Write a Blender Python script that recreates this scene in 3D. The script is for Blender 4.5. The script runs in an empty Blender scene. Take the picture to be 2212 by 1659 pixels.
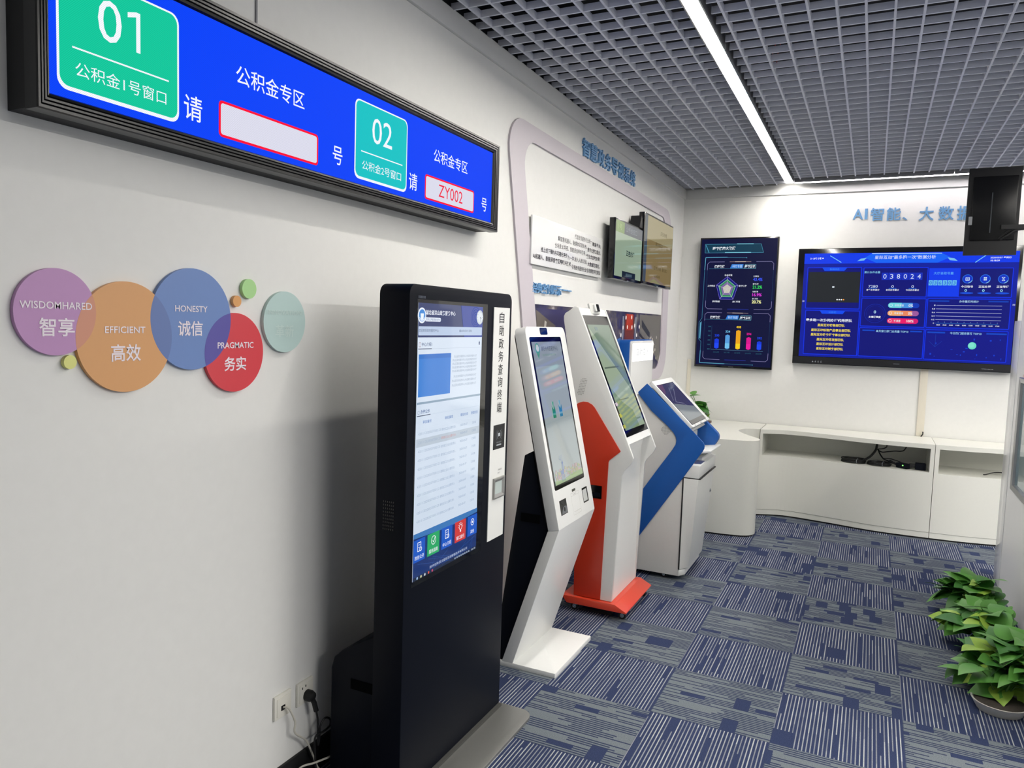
import bpy, bmesh, math, random
from mathutils import Vector, Matrix
SC = bpy.context.scene
COL = SC.collection
random.seed(7)

# ------------------------------------------------------------------ camera
W, H = 2212, 1659
FPX, YAW, PITCH, ROLL = 1645.764, -0.4723, -0.0800, 0.0297
CAM_LOC = (0.7771, -4.7702, 1.7000)
PPX, PPY = 1039.064, 830.438
def camera_axes():
    cy, sy = math.cos(YAW), math.sin(YAW)
    f = Vector((sy * math.cos(PITCH), cy * math.cos(PITCH), math.sin(PITCH)))
    r = Vector((cy, -sy, 0)); u = r.cross(f)
    c, s = math.cos(ROLL), math.sin(ROLL)
    return c * r + s * u, -s * r + c * u, f
cr, cu_, cf = camera_axes()
cd = bpy.data.cameras.new('camera')
cd.sensor_fit = 'HORIZONTAL'; cd.sensor_width = 36.0
cd.lens = FPX / W * 36.0
cd.shift_x = (W / 2 - PPX) / W
cd.shift_y = (PPY - H / 2) / W
cd.clip_start = 0.05; cd.clip_end = 100
cam = bpy.data.objects.new('camera', cd); COL.objects.link(cam)
cam.matrix_world = Matrix(((cr.x, cu_.x, -cf.x, CAM_LOC[0]), (cr.y, cu_.y, -cf.y, CAM_LOC[1]), (cr.z, cu_.z, -cf.z, CAM_LOC[2]), (0, 0, 0, 1)))
SC.camera = cam

# ------------------------------------------------------------------ world, lights, exposure
wd = bpy.data.worlds.new('world'); SC.world = wd; wd.use_nodes = True
wd.node_tree.nodes['Background'].inputs[0].default_value = (0.9, 0.95, 1.0, 1)
wd.node_tree.nodes['Background'].inputs[1].default_value = 0.2
STRIP_EMIT = 74.0
def area_light(name, loc, sx, sy, power, col=(1, 0.97, 0.92)):
    l = bpy.data.lights.new(name, 'AREA'); l.shape = 'RECTANGLE'; l.size = sx; l.size_y = sy
    l.energy = power; l.color = col
    o = bpy.data.objects.new(name, l); COL.objects.link(o); o.location = loc
    return o
area_light('fill_light', (4.0, -2.2, 3.05), 0.25, 4.5, 280)  # two unseen fill lights, added to brighten the left wall from the right
area_light('fill_light', (6.2, -1.0, 3.05), 0.25, 7.0, 160)
vs = SC.view_settings
SC.display_settings.display_device = 'sRGB'
vs.view_transform = 'Standard'; vs.look = 'None'; vs.exposure = 0.0; vs.gamma = 1.0
try: vs.use_curve_mapping = False
except Exception: pass
try:
    SC.cycles.max_bounces = 8; SC.cycles.diffuse_bounces = 4; SC.cycles.glossy_bounces = 3
    SC.cycles.caustics_reflective = False; SC.cycles.caustics_refractive = False
    SC.cycles.sample_clamp_indirect = 4.0
except Exception: pass

# ------------------------------------------------------------------ materials
def lin(h):
    h = h.lstrip('#'); out = []
    for i in (0, 2, 4):
        c = int(h[i:i + 2], 16) / 255
        out.append(c / 12.92 if c <= 0.04045 else ((c + 0.055) / 1.055) ** 2.4)
    return tuple(out) + (1.0,)
_mats = {}
def pm(name, hexc, rough=0.5, metal=0.0, spec=0.5, coat=0.0, noise=0.0, bump=0.0, scale=60.0):
    """painted / plastic / metal surface: principled with a faint noise so that it is never perfectly flat"""
    if name in _mats: return _mats[name]
    m = bpy.data.materials.new(name); m.use_nodes = True; nt = m.node_tree; b = nt.nodes['Principled BSDF']
    b.inputs['Base Color'].default_value = lin(hexc); b.inputs['Roughness'].default_value = rough
    b.inputs['Metallic'].default_value = metal; b.inputs['Specular IOR Level'].default_value = spec
    b.inputs['Coat Weight'].default_value = coat; b.inputs['Coat Roughness'].default_value = 0.08
    tc = nt.nodes.new('ShaderNodeTexCoord'); n = nt.nodes.new('ShaderNodeTexNoise')
    n.inputs['Scale'].default_value = scale; n.inputs['Detail'].default_value = 3
    nt.links.new(tc.outputs['Object'], n.inputs['Vector'])
    if noise:
        mx = nt.nodes.new('ShaderNodeMix'); mx.data_type = 'RGBA'; mx.blend_type = 'MULTIPLY'
        mx.inputs[0].default_value = noise; mx.inputs[6].default_value = lin(hexc)
        nt.links.new(n.outputs['Fac'], mx.inputs[7]); nt.links.new(mx.outputs[2], b.inputs['Base Color'])
    if bump:
        bp = nt.nodes.new('ShaderNodeBump'); bp.inputs['Strength'].default_value = bump; bp.inputs['Distance'].default_value = 0.002
        nt.links.new(n.outputs['Fac'], bp.inputs['Height']); nt.links.new(bp.outputs['Normal'], b.inputs['Normal'])
    _mats[name] = m
    return m
def em(hexc, strength=1.0, gloss=True, rough=0.06, ior=1.75):
    """lit screen pixel under glass"""
    key = ('em', hexc, strength, gloss, rough, ior)
    if key in _mats: return _mats[key]
    m = bpy.data.materials.new('screen_' + hexc.lstrip('#')); m.use_nodes = True; b = m.node_tree.nodes['Principled BSDF']
    b.inputs['Base Color'].default_value = (0.004, 0.004, 0.005, 1)
    b.inputs['Emission Color'].default_value = lin(hexc); b.inputs['Emission Strength'].default_value = strength
    b.inputs['Roughness'].default_value = rough if gloss else 0.6
    b.inputs['Specular IOR Level'].default_value = 0.5 if gloss else 0.08
    if gloss: b.inputs['IOR'].default_value = ior
    _mats[key] = m
    return m
def led(hexc, strength=1.0, dots=0.25):
    """LED matrix: emission broken into small dots by a voronoi-free sine grid"""
    key = ('led', hexc, strength)
    if key in _mats: return _mats[key]
    m = bpy.data.materials.new('led_' + hexc.lstrip('#')); m.use_nodes = True; nt = m.node_tree; b = nt.nodes['Principled BSDF']
    b.inputs['Base Color'].default_value = (0.002, 0.002, 0.003, 1); b.inputs['Roughness'].default_value = 0.6
    b.inputs['Specular IOR Level'].default_value = 0.02
    g = nt.nodes.new('ShaderNodeNewGeometry'); sx = nt.nodes.new('ShaderNodeSeparateXYZ'); nt.links.new(g.outputs['Position'], sx.inputs[0])
    def wave(sock):
        a = nt.nodes.new('ShaderNodeMath'); a.operation = 'MULTIPLY'; a.inputs[1].default_value = 2 * math.pi / 0.005
        s = nt.nodes.new('ShaderNodeMath'); s.operation = 'SINE'
        nt.links.new(sock, a.inputs[0]); nt.links.new(a.outputs[0], s.inputs[0]); return s
    p = nt.nodes.new('ShaderNodeMath'); p.operation = 'MULTIPLY'
    nt.links.new(wave(sx.outputs['Y']).outputs[0], p.inputs[0]); nt.links.new(wave(sx.outputs['Z']).outputs[0], p.inputs[1])
    q = nt.nodes.new('ShaderNodeMath'); q.operation = 'MULTIPLY_ADD'; q.inputs[1].default_value = strength * dots; q.inputs[2].default_value = strength
    nt.links.new(p.outputs[0], q.inputs[0])
    b.inputs['Emission Color'].default_value = lin(hexc); nt.links.new(q.outputs[0], b.inputs['Emission Strength'])
    _mats[key] = m
    return m
def pr(hexc, rough=0.45):
    return pm('print_%s' % hexc.lstrip('#'), hexc, rough, noise=0.0)

WALL = pm('wall_paint', '#e6e6e3', 0.55, noise=0.05, bump=0.05, scale=30)
TRIMW = pm('trim_white', '#dcdcda', 0.5, noise=0.04)
BLACKP = pm('black_powder_coat', '#090d17', 0.5, spec=0.12, bump=0.08, scale=400)
BLACKG = pm('black_gloss', '#07080b', 0.12, spec=0.5)
GLASSB = pm('black_screen_glass', '#050507', 0.05, spec=0.6)
BLACKM = pm('black_matt', '#0b0c0f', 0.6, bump=0.05, scale=300)
WHITEM = pm('white_enamel', '#e9eae8', 0.3, spec=0.5, noise=0.03)
WHITES = pm('white_satin', '#e2e3e0', 0.38, spec=0.5, noise=0.03)
GREYP = pm('grey_side_panel', '#d6d5d2', 0.4, noise=0.04)
ORANGE = pm('orange_enamel', '#d8432a', 0.3, coat=0.3, noise=0.05)
ORANGE_SHADED = pm('orange_side_shaded', '#bd3117', 0.35, noise=0.06)  # deeper orange: the shade of the kiosk side is put into the colour
BLUE = pm('blue_enamel', '#0f56a8', 0.4, noise=0.05)
GREYMETAL = pm('grey_metal', '#8f8f8c', 0.35, metal=0.6, noise=0.08, scale=200)
STEEL = pm('chrome', '#c9cbcd', 0.18, metal=1.0)
SILVER = pm('silver_anodised', '#b9babc', 0.3, metal=0.8)
GRID = pm('grid_metal', '#eef0fa', 0.4, metal=0.0, noise=0.08)
VOID = pm('plenum_black', '#0d0e12', 0.8)
LILAC = pm('lilac_board', '#c9c2c9', 0.5, noise=0.03)
CABW = pm('cabinet_lacquer', '#e4e4dc', 0.3, spec=0.5, noise=0.03)
RUBBER = pm('black_rubber', '#0e0f11', 0.55)
LEAF = [pm('leaf_a', '#5c9a40', 0.42, noise=0.3, scale=25), pm('leaf_b', '#3f7c30', 0.42, noise=0.3, scale=25), pm('leaf_c', '#9cc24a', 0.42, noise=0.25, scale=25)]
STEM = pm('plant_stem', '#4c7a2b', 0.5, noise=0.2)
SOIL = pm('soil', '#4d463e', 0.9, noise=0.5, bump=0.6, scale=80)
POT = pm('pale_pot', '#d6d4cc', 0.4, noise=0.1)
SOCKET = pm('socket_plastic', '#e4e2d8', 0.35, noise=0.02)
CABLEW = pm('white_cable', '#c9c6bb', 0.45, noise=0.05)

def strip_mat(name, colr, e):
    m = bpy.data.materials.new(name); m.use_nodes = True; b = m.node_tree.nodes['Principled BSDF']
    b.inputs['Base Color'].default_value = (0.8, 0.8, 0.8, 1)
    b.inputs['Emission Color'].default_value = colr; b.inputs['Emission Strength'].default_value = e
    return m
LAMP = strip_mat('lamp_diffuser', (1.0, 0.955, 0.88, 1), STRIP_EMIT)
LAMPX = strip_mat('cross_lamp_diffuser', (1.0, 0.93, 0.95, 1), STRIP_EMIT * 0.28)
def lit(hexc, s):
    m = bpy.data.materials.new('backlit_panel'); m.use_nodes = True; b = m.node_tree.nodes['Principled BSDF']
    b.inputs['Emission Color'].default_value = lin(hexc); b.inputs['Emission Strength'].default_value = s
    return m

def carpet():
    m = bpy.data.materials.new('carpet_tiles'); m.use_nodes = True; nt = m.node_tree; N = nt.nodes; L = nt.links
    b = N['Principled BSDF']; b.inputs['Roughness'].default_value = 0.95; b.inputs['Specular IOR Level'].default_value = 0.05
    def M(op, a, bb=None, c=None):
        n = N.new('ShaderNodeMath'); n.operation = op
        for i, v in enumerate((a, bb, c)):
            if v is None: continue
            if isinstance(v, (int, float)): n.inputs[i].default_value = v
            else: L.new(v, n.inputs[i])
        return n.outputs[0]
    def VEC(x, y, z=0.0):
        n = N.new('ShaderNodeCombineXYZ')
        for i, v in enumerate((x, y, z)):
            if isinstance(v, (int, float)): n.inputs[i].default_value = v
            else: L.new(v, n.inputs[i])
        return n.outputs[0]
    def WN(v):
        n = N.new('ShaderNodeTexWhiteNoise'); n.noise_dimensions = '3D'; L.new(v, n.inputs['Vector']); return n.outputs['Value']
    def MIXF(f, a, bb):
        n = N.new('ShaderNodeMix'); n.data_type = 'FLOAT'
        for i, v in ((0, f), (2, a), (3, bb)):
            if isinstance(v, (int, float)): n.inputs[i].default_value = v
            else: L.new(v, n.inputs[i])
        return n.outputs[0]
    def MIXC(f, a, bb):
        n = N.new('ShaderNodeMix'); n.data_type = 'RGBA'
        for i, v in ((0, f), (6, a), (7, bb)):
            if isinstance(v, tuple): n.inputs[i].default_value = v
            elif isinstance(v, (int, float)): n.inputs[i].default_value = v
            else: L.new(v, n.inputs[i])
        return n.outputs[2]
    g = N.new('ShaderNodeNewGeometry'); s = N.new('ShaderNodeSeparateXYZ'); L.new(g.outputs['Position'], s.inputs[0])
    X, Y = s.outputs['X'], s.outputs['Y']
    ti = M('FLOOR', M('DIVIDE', X, 0.5)); tj = M('FLOOR', M('DIVIDE', Y, 0.5))
    par = M('ABSOLUTE', M('MODULO', M('ADD', ti, tj), 2.0))           # 0: lines along Y
    par = M('GREATER_THAN', par, 0.5)
    lx = M('SUBTRACT', X, M('MULTIPLY', ti, 0.5)); ly = M('SUBTRACT', Y, M('MULTIPLY', tj, 0.5))
    u = MIXF(par, lx, ly); v = MIXF(par, ly, lx)
    tid = M('ADD', M('MULTIPLY', ti, 7.31), M('MULTIPLY', tj, 3.17))
    # pale lines, broken into lengths
    un = M('MULTIPLY', u, 66.0); n = M('FLOOR', un); fr = M('FRACT', un)
    off = M('MULTIPLY', WN(VEC(n, tid, 1.0)), 1.0)
    seg = M('FLOOR', M('ADD', M('MULTIPLY', v, 5.0), off))
    r1 = WN(VEC(n, M('ADD', seg, tid), 2.0))
    line = M('MULTIPLY', M('LESS_THAN', fr, 0.30), M('GREATER_THAN', r1, 0.06))
    linev = M('MULTIPLY', line, M('ADD', M('MULTIPLY', r1, 0.65), 0.35))
    # dark lines on grey
    un2 = M('MULTIPLY', u, 64.0); n2 = M('FLOOR', un2); fr2 = M('FRACT', un2)
    off2 = WN(VEC(n2, tid, 5.0)); seg2 = M('FLOOR', M('ADD', M('MULTIPLY', v, 5.0), off2))
    r2 = WN(VEC(n2, M('ADD', seg2, tid), 6.0))
    dark = M('MULTIPLY', M('LESS_THAN', fr2, 0.5), M('GREATER_THAN', r2, 0.35))
    # solid navy blocks
    def blocks(fu, fv, seed, thr):
        bu = M('FLOOR', M('MULTIPLY', u, fu)); bo = WN(VEC(bu, tid, seed))
        bv = M('FLOOR', M('ADD', M('MULTIPLY', v, fv), bo))
        return M('GREATER_THAN', WN(VEC(bu, bv, M('ADD', tid, seed))), thr)
    blkh = M('MAXIMUM', blocks(9.0, 15.0, 11.0, 0.90), blocks(30.0, 9.0, 21.0, 0.95))
    blk = blocks(12.0, 7.0, 31.0, 0.955)
    no = N.new('ShaderNodeTexNoise'); no.inputs['Scale'].default_value = 260; no.inputs['Detail'].default_value = 2; L.new(g.outputs['Position'], no.inputs['Vector'])
    navy = lin('#363f5d'); pale = lin('#b6b9bb'); grey = lin('#72797f'); dnavy = lin('#353e58')
    cv = MIXC(M('MULTIPLY', linev, M('SUBTRACT', 1.0, blk)), navy, pale)
    chh = MIXC(blkh, MIXC(dark, grey, dnavy), navy)
    c = MIXC(par, cv, chh)
    seam = M('MAXIMUM', M('LESS_THAN', lx, 0.003), M('LESS_THAN', ly, 0.003))
    c = MIXC(M('MULTIPLY', seam, 0.6), c, dnavy)
    mul = N.new('ShaderNodeMix'); mul.data_type = 'RGBA'; mul.blend_type = 'MULTIPLY'; mul.inputs[0].default_value = 0.45
    L.new(c, mul.inputs[6]); 
    cr_ = N.new('ShaderNodeMapRange'); cr_.inputs['From Min'].default_value = 0.3; cr_.inputs['From Max'].default_value = 0.7; cr_.inputs['To Min'].default_value = 0.35; cr_.inputs['To Max'].default_value = 1.3
    L.new(no.outputs['Fac'], cr_.inputs['Value']); L.new(cr_.outputs[0], mul.inputs[7])
    L.new(mul.outputs[2], b.inputs['Base Color'])
    bp = N.new('ShaderNodeBump'); bp.inputs['Strength'].default_value = 0.5; bp.inputs['Distance'].default_value = 0.003
    L.new(no.outputs['Fac'], bp.inputs['Height']); L.new(bp.outputs['Normal'], b.inputs['Normal'])
    return m

# ------------------------------------------------------------------ object helpers
def thing(name, label, cat, loc, group=None):
    o = bpy.data.objects.new(name, None); COL.objects.link(o); o.location = loc; o.empty_display_size = 0.1
    o['label'] = label; o['category'] = cat
    if group: o['group'] = group
    return o
def tag(o, label, cat, group=None):
    o['label'] = label; o['category'] = cat
    if group: o['group'] = group
    return o
def root_loc(p):
    v = Vector((0, 0, 0))
    while p is not None:
        v += p.location; p = p.parent
    return v
class MB:
    """collects solids in world coordinates; build() links them as ONE mesh object"""
    def __init__(s): s.bm = bmesh.new(); s.mi = 0
    def face(s, vs):
        try:
            f = s.bm.faces.new(vs); f.material_index = s.mi; return f
        except ValueError: return None
    def box(s, x0, x1, y0, y1, z0, z1):
        v = [s.bm.verts.new((x, y, z)) for x in (x0, x1) for y in (y0, y1) for z in (z0, z1)]
        for q in ((0, 1, 3, 2), (4, 6, 7, 5), (0, 4, 5, 1), (2, 3, 7, 6), (0, 2, 6, 4), (1, 5, 7, 3)): s.face([v[i] for i in q])
        return s
    def prism(s, pts, d0, d1):
        """pts: 3d points of one cap (planar, simple); d0,d1: offset vectors of the two caps"""
        d0, d1 = Vector(d0), Vector(d1)
        a = [s.bm.verts.new(Vector(p) + d0) for p in pts]; b = [s.bm.verts.new(Vector(p) + d1) for p in pts]
        n = len(pts); s.face(a[::-1]); s.face(b)
        for i in range(n): s.face([a[i], a[(i + 1) % n], b[(i + 1) % n], b[i]])
        return s
    def xz(s, pts, y0, y1): return s.prism([(x, 0, z) for x, z in pts], (0, y0, 0), (0, y1, 0))
    def yz(s, pts, x0, x1): return s.prism([(0, y, z) for y, z in pts], (x0, 0, 0), (x1, 0, 0))
    def xy(s, pts, z0, z1): return s.prism([(x, y, 0) for x, y in pts], (0, 0, z0), (0, 0, z1))
    def tube(s, path, r, n=8, closed=False):
        path = [Vector(p) for p in path]; rings = []; m = len(path)
        up = Vector((0, 0, 1)); prev = None
        for i, p in enumerate(path):
            if closed: t = path[(i + 1) % m] - path[i - 1]
            else: t = path[min(i + 1, m - 1)] - path[max(i - 1, 0)]
            t.normalize()
            a = (prev - prev.dot(t) * t) if prev is not None else (up.cross(t) if abs(t.z) < 0.95 else Vector((1, 0, 0)).cross(t))
            if a.length < 1e-6: a = Vector((1, 0, 0)).cross(t)
            a.normalize(); prev = a; b = t.cross(a)
            rings.append([s.bm.verts.new(p + r * (math.cos(2 * math.pi * k / n) * a + math.sin(2 * math.pi * k / n) * b)) for k in range(n)])
        for i in range(m - (0 if closed else 1)):
            A, B = rings[i], rings[(i + 1) % m]
            for k in range(n): s.face([A[k], A[(k + 1) % n], B[(k + 1) % n], B[k]])
        if not closed: s.face(rings[0][::-1]); s.face(rings[-1])
        return s
    def lathe(s, c, prof, n=28, axis='z'):
        c = Vector(c); rings = []
        for r, h in prof:
            ring = []
            for k in range(n):
                a = 2 * math.pi * k / n; x, y = r * math.cos(a), r * math.sin(a)
                d = {'z': (x, y, h), 'x': (h, x, y), 'y': (x, h, y)}[axis]
                ring.append(s.bm.verts.new(c + Vector(d)))
            rings.append(ring)
        for A, B in zip(rings, rings[1:]):
            for k in range(n): s.face([A[k], A[(k + 1) % n], B[(k + 1) % n], B[k]])
        s.face(rings[0][::-1]); s.face(rings[-1])
        return s
    def rings(s, loops, close_end=False):
        R = [[s.bm.verts.new(p) for p in lp] for lp in loops]
        for A, B in zip(R, R[1:]):
            n = len(A)
            for k in range(n): s.face([A[k], A[(k + 1) % n], B[(k + 1) % n], B[k]])
        if close_end: s.face(R[-1])
        return s
    def build(s, name, mat, parent=None, bevel=0.0, smooth=False, seg=2, normals=True):
        bm = s.bm
        bmesh.ops.remove_doubles(bm, verts=bm.verts, dist=1e-6)
        if normals: bmesh.ops.recalc_face_normals(bm, faces=bm.faces)
        if bevel:
            es = [e for e in bm.edges if len(e.link_faces) == 2 and e.calc_face_angle(0) > 0.45]
            if es: bmesh.ops.bevel(bm, geom=es, offset=bevel, segments=seg, profile=0.6, affect='EDGES', clamp_overlap=True)
        if parent is not None: off = root_loc(parent)
        else:
            lo = Vector([min(v.co[i] for v in bm.verts) for i in range(3)]); hi = Vector([max(v.co[i] for v in bm.verts) for i in range(3)])
            off = Vector(((lo.x + hi.x) / 2, (lo.y + hi.y) / 2, lo.z))
        for v in bm.verts: v.co -= off
        me = bpy.data.meshes.new(name); bm.to_mesh(me); bm.free()
        for m in (mat if isinstance(mat, (list, tuple)) else [mat]): me.materials.append(m)
        if smooth or bevel:
            for p in me.polygons: p.use_smooth = True
            try: me.set_sharp_from_angle(angle=math.radians(35))
            except Exception: pass
        o = bpy.data.objects.new(name, me); COL.objects.link(o)
        if parent is not None: o.parent = parent
        else: o.location = off
        return o
def struct(o): o['kind'] = 'structure'; return o
def arc(cx, cy, r, a0, a1, n=8):
    return [(cx + r * math.cos(math.radians(a0 + (a1 - a0) * i / n)), cy + r * math.sin(math.radians(a0 + (a1 - a0) * i / n))) for i in range(n + 1)]
def rrect(u0, v0, u1, v1, r, n=5):
    """r: radius or 4 radii (u0v0, u1v0, u1v1, u0v1)"""
    R = (r,) * 4 if isinstance(r, (int, float)) else r
    out = []
    for (cx, cy, a), q in zip(((u0, v0, 180), (u1, v0, 270), (u1, v1, 0), (u0, v1, 90)), R):
        if q <= 0: out.append((cx, cy)); continue
        ox = cx + (q if cx == u0 else -q); oy = cy + (q if cy == v0 else -q)
        out += arc(ox, oy, q, a, a + 90, n)
    return out

# ------------------------------------------------------------------ lettering
_txt = {}
def glyphs(body, bold=0.0):
    key = (body, bold)
    if key not in _txt:
        cu = bpy.data.curves.new('t', 'FONT'); cu.body = body; cu.resolution_u = 3; cu.offset = bold
        o = bpy.data.objects.new('t', cu); COL.objects.link(o); bpy.context.view_layer.update()
        me = bpy.data.meshes.new_from_object(o.evaluated_get(bpy.context.evaluated_depsgraph_get()))
        vs_ = [(v.co.x, v.co.y) for v in me.vertices]; fs = [tuple(p.vertices) for p in me.polygons]
        bpy.data.objects.remove(o); bpy.data.curves.remove(cu); bpy.data.meshes.remove(me)
        if not vs_: vs_, fs = [(0, 0), (1, 0), (1, 1)], []
        x0, x1 = min(v[0] for v in vs_), max(v[0] for v in vs_); y0, y1 = min(v[1] for v in vs_), max(v[1] for v in vs_)
        _txt[key] = ([((x - x0) / max(x1 - x0, 1e-6), (y - y0) / max(y1 - y0, 1e-6)) for x, y in vs_], fs, (x1 - x0) / max(y1 - y0, 1e-6))
    return _txt[key]
class Plane:
    """a flat face in the world; u runs right and v runs DOWN from its top-left corner, in metres"""
    def __init__(s, P, U, Vd, N, mat): s.P, s.U, s.V, s.N, s.mat = Vector(P), Vector(U).normalized(), Vector(Vd).normalized(), Vector(N).normalized(), mat
    def at(s, u, v, h=0.0): return s.P + u * s.U + v * s.V + h * s.N
class UI:
    """flat marks on a Plane, built as one mesh with one material slot per colour"""
    def __init__(s, pl, h=0.0006): s.pl, s.h, s.mb, s.cols = pl, h, MB(), []
    def _c(s, c):
        if c not in s.cols: s.cols.append(c)
        s.mb.mi = s.cols.index(c)
    def poly(s, pts, c, k=0):
        s._c(c); vs_ = [s.mb.bm.verts.new(s.pl.at(u, v, s.h + k * 0.0005)) for u, v in pts]
        f = s.mb.face(vs_)
        if f:
            f.normal_update()
            if f.normal.dot(s.pl.N) < 0: f.normal_flip()
        return s
    def rect(s, u0, v0, u1, v1, c, k=0, r=0.0): return s.poly(rrect(u0, v0, u1, v1, r) if r else [(u0, v0), (u1, v0), (u1, v1), (u0, v1)], c, k)
    def disc(s, u, v, r, c, k=0, n=28): return s.poly([(u + r * math.cos(2 * math.pi * i / n), v + r * math.sin(2 * math.pi * i / n)) for i in range(n)], c, k)
    def ring(s, u, v, r0, r1, c, k=0, a0=0, a1=360, n=28):
        for i in range(n):
            a, b = math.radians(a0 + (a1 - a0) * i / n), math.radians(a0 + (a1 - a0) * (i + 1) / n)
            s.poly([(u + r0 * math.cos(a), v + r0 * math.sin(a)), (u + r1 * math.cos(a), v + r1 * math.sin(a)), (u + r1 * math.cos(b), v + r1 * math.sin(b)), (u + r0 * math.cos(b), v + r0 * math.sin(b))], c, k)
        return s
    def line(s, p, q, w, c, k=0):
        d = Vector((q[0] - p[0], q[1] - p[1])); 
        if d.length < 1e-9: return s
        d.normalize(); n = Vector((-d.y, d.x)) * w / 2
        return s.poly([(p[0] + n.x, p[1] + n.y), (q[0] + n.x, q[1] + n.y), (q[0] - n.x, q[1] - n.y), (p[0] - n.x, p[1] - n.y)], c, k)
    def path(s, pts, w, c, k=0, closed=False):
        for a, b in zip(pts, pts[1:] + ([pts[0]] if closed else [])): s.line(a, b, w, c, k)
        return s
    def frame(s, u0, v0, u1, v1, w, c, k=0): return s.path([(u0, v0), (u1, v0), (u1, v1), (u0, v1)], w, c, k, True)
    def text(s, body, u0, v0, u1, v1, c, bold=0.0, k=1, depth=0.0):
        s._c(c); pts, fs, asp = glyphs(body, bold)
        if u1 is None: u1 = u0 + asp * (v1 - v0)
        P = [s.pl.at(u0 + x * (u1 - u0), v1 - y * (v1 - v0), s.h + k * 0.0005 + depth) for x, y in pts]
        vs_ = [s.mb.bm.verts.new(p) for p in P]
        for f in fs: s.mb.face([vs_[i] for i in f])
        if depth:
            B = [s.mb.bm.verts.new(p - depth * s.pl.N) for p in P]
            cnt = {}
            for f in fs:
                for i in range(len(f)):
                    e = (f[i], f[(i + 1) % len(f)]); cnt[tuple(sorted(e))] = cnt.get(tuple(sorted(e)), []) + [e]
            for es in cnt.values():
                if len(es) == 1:
                    a, b = es[0]; s.mb.face([vs_[a], B[a], B[b], vs_[b]])
        return s
    def rows(s, u0, v0, u1, n, pitch, h, c, body, k=1):
        for i in range(n): s.text(body, u0, v0 + i * pitch, u1, v0 + i * pitch + h, c, k=k)
        return s
    def build(s, name, parent): return s.mb.build(name, [s.pl.mat(c) for c in s.cols], parent, normals=False)

# ================================================================== THE SETTING
XL, YB, ZC = -1.0, 3.10, 3.095
m = MB(); m.box(XL - 0.1, 8.1, -8.1, YB + 0.1, -0.1, 0.0); floor = struct(m.build('floor', carpet()))
m = MB(); m.box(XL - 0.1, XL, -8.1, YB + 0.1, 0, 3.11); struct(m.build('wall_left', WALL))
m = MB(); m.box(XL, 8.0, YB, YB + 0.1, 0, 3.11); struct(m.build('wall_back', WALL))
m = MB(); m.box(8.0, 8.1, -8.1, YB + 0.1, 0, 3.11); struct(m.build('wall_right', WALL))
m = MB(); m.box(XL, 8.0, -8.1, -8.0, 0, 3.11); struct(m.build('wall_front', WALL))
m = MB(); m.box(XL - 0.1, 8.1, -8.1, YB + 0.1, 3.62, 3.7)
m.box(XL - 0.1, XL, -8.1, YB + 0.1, 3.11, 3.62).box(XL, 8.0, YB, YB + 0.1, 3.11, 3.62).box(8.0, 8.1, -8.1, YB + 0.1, 3.11, 3.62).box(XL, 8.0, -8.1, -8.0, 3.11, 3.62)
struct(m.build('ceiling_slab', VOID))
# open-cell grid
PX, PY, TB, HB = 0.1127, 0.1204, 0.010, 0.032
m = MB()
xs = [0.55 + PX * k for k in range(-14, 67) if XL + 0.02 < 0.55 + PX * k < 7.98]
ys = [-0.971 + PY * k for k in range(-58, 34) if -7.98 < -0.971 + PY * k < YB - 0.02]
SL0, SL1 = -0.042, 0.050            # slot of the long lamp
CY0, CY1 = 2.84, 3.04              # slot of the cross lamp
for x in xs:
    if SL0 < x < SL1: continue
    if x > SL1: m.box(x - TB / 2, x + TB / 2, -8, CY0, ZC, ZC + HB).box(x - TB / 2, x + TB / 2, CY1, YB, ZC, ZC + HB)
    else: m.box(x - TB / 2, x + TB / 2, -8, YB, ZC, ZC + HB)
for y in ys:
    m.box(XL, SL0, y - TB / 2, y + TB / 2, ZC + 0.001, ZC + HB)
    if CY0 < y < CY1: continue
    m.box(SL1, 8.0, y - TB / 2, y + TB / 2, ZC + 0.001, ZC + HB)
struct(m.build('ceiling', GRID))
# mouldings, skirting, seam, trunking
m = MB(); m.box(XL, XL + 0.018, -8, YB, 3.003, ZC); struct(m.build('trim_1', TRIMW, bevel=0.003))
m = MB(); m.box(XL + 0.018, 8.0, YB - 0.018, YB, 3.003, ZC); struct(m.build('trim_2', TRIMW, bevel=0.003))
m = MB(); m.box(XL, XL + 0.012, -8, YB - 0.02, 0, 0.114); struct(m.build('baseboard_left', BLACKM, bevel=0.002))
m = MB(); m.box(XL, XL + 0.004, -2.916, -2.909, 2.56, 3.003); struct(m.build('trim_3', pm('seam_grey', '#77777d', 0.5)))
m = MB(); m.box(1.175, 1.235, YB - 0.016, YB, 0.806, 1.50); struct(m.build('trim_4', pm('trunking_beige', '#ddd7c8', 0.45), bevel=0.002))
m = MB(); m.box(-0.885, -0.85, YB - 0.012, YB, 0.806, 1.40); struct(m.build('trim_5', pm('trunking_beige', '#ddd7c8', 0.45), bevel=0.002))

# partition on the right, running along Y
PXL = 1.65
m = MB(); m.box(PXL, PXL + 0.06, -1.2, 1.397, 0.0, 1.96); struct(m.build('wall_partition', pm('partition_white', '#f6f6f6', 0.35, noise=0.02)))
m = MB(); m.box(PXL - 0.002, PXL + 0.07, 1.403, 1.66, 0.0, 1.825); struct(m.build('trim_6', pm('gloss_white_post', '#f0f1f2', 0.12, spec=0.6), bevel=0.002))
m = MB(); m.box(PXL + 0.004, PXL + 0.056, 1.395, 1.405, 0.0, 1.9); struct(m.build('trim_7', pm('dark_joint', '#3a3330', 0.7)))

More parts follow.
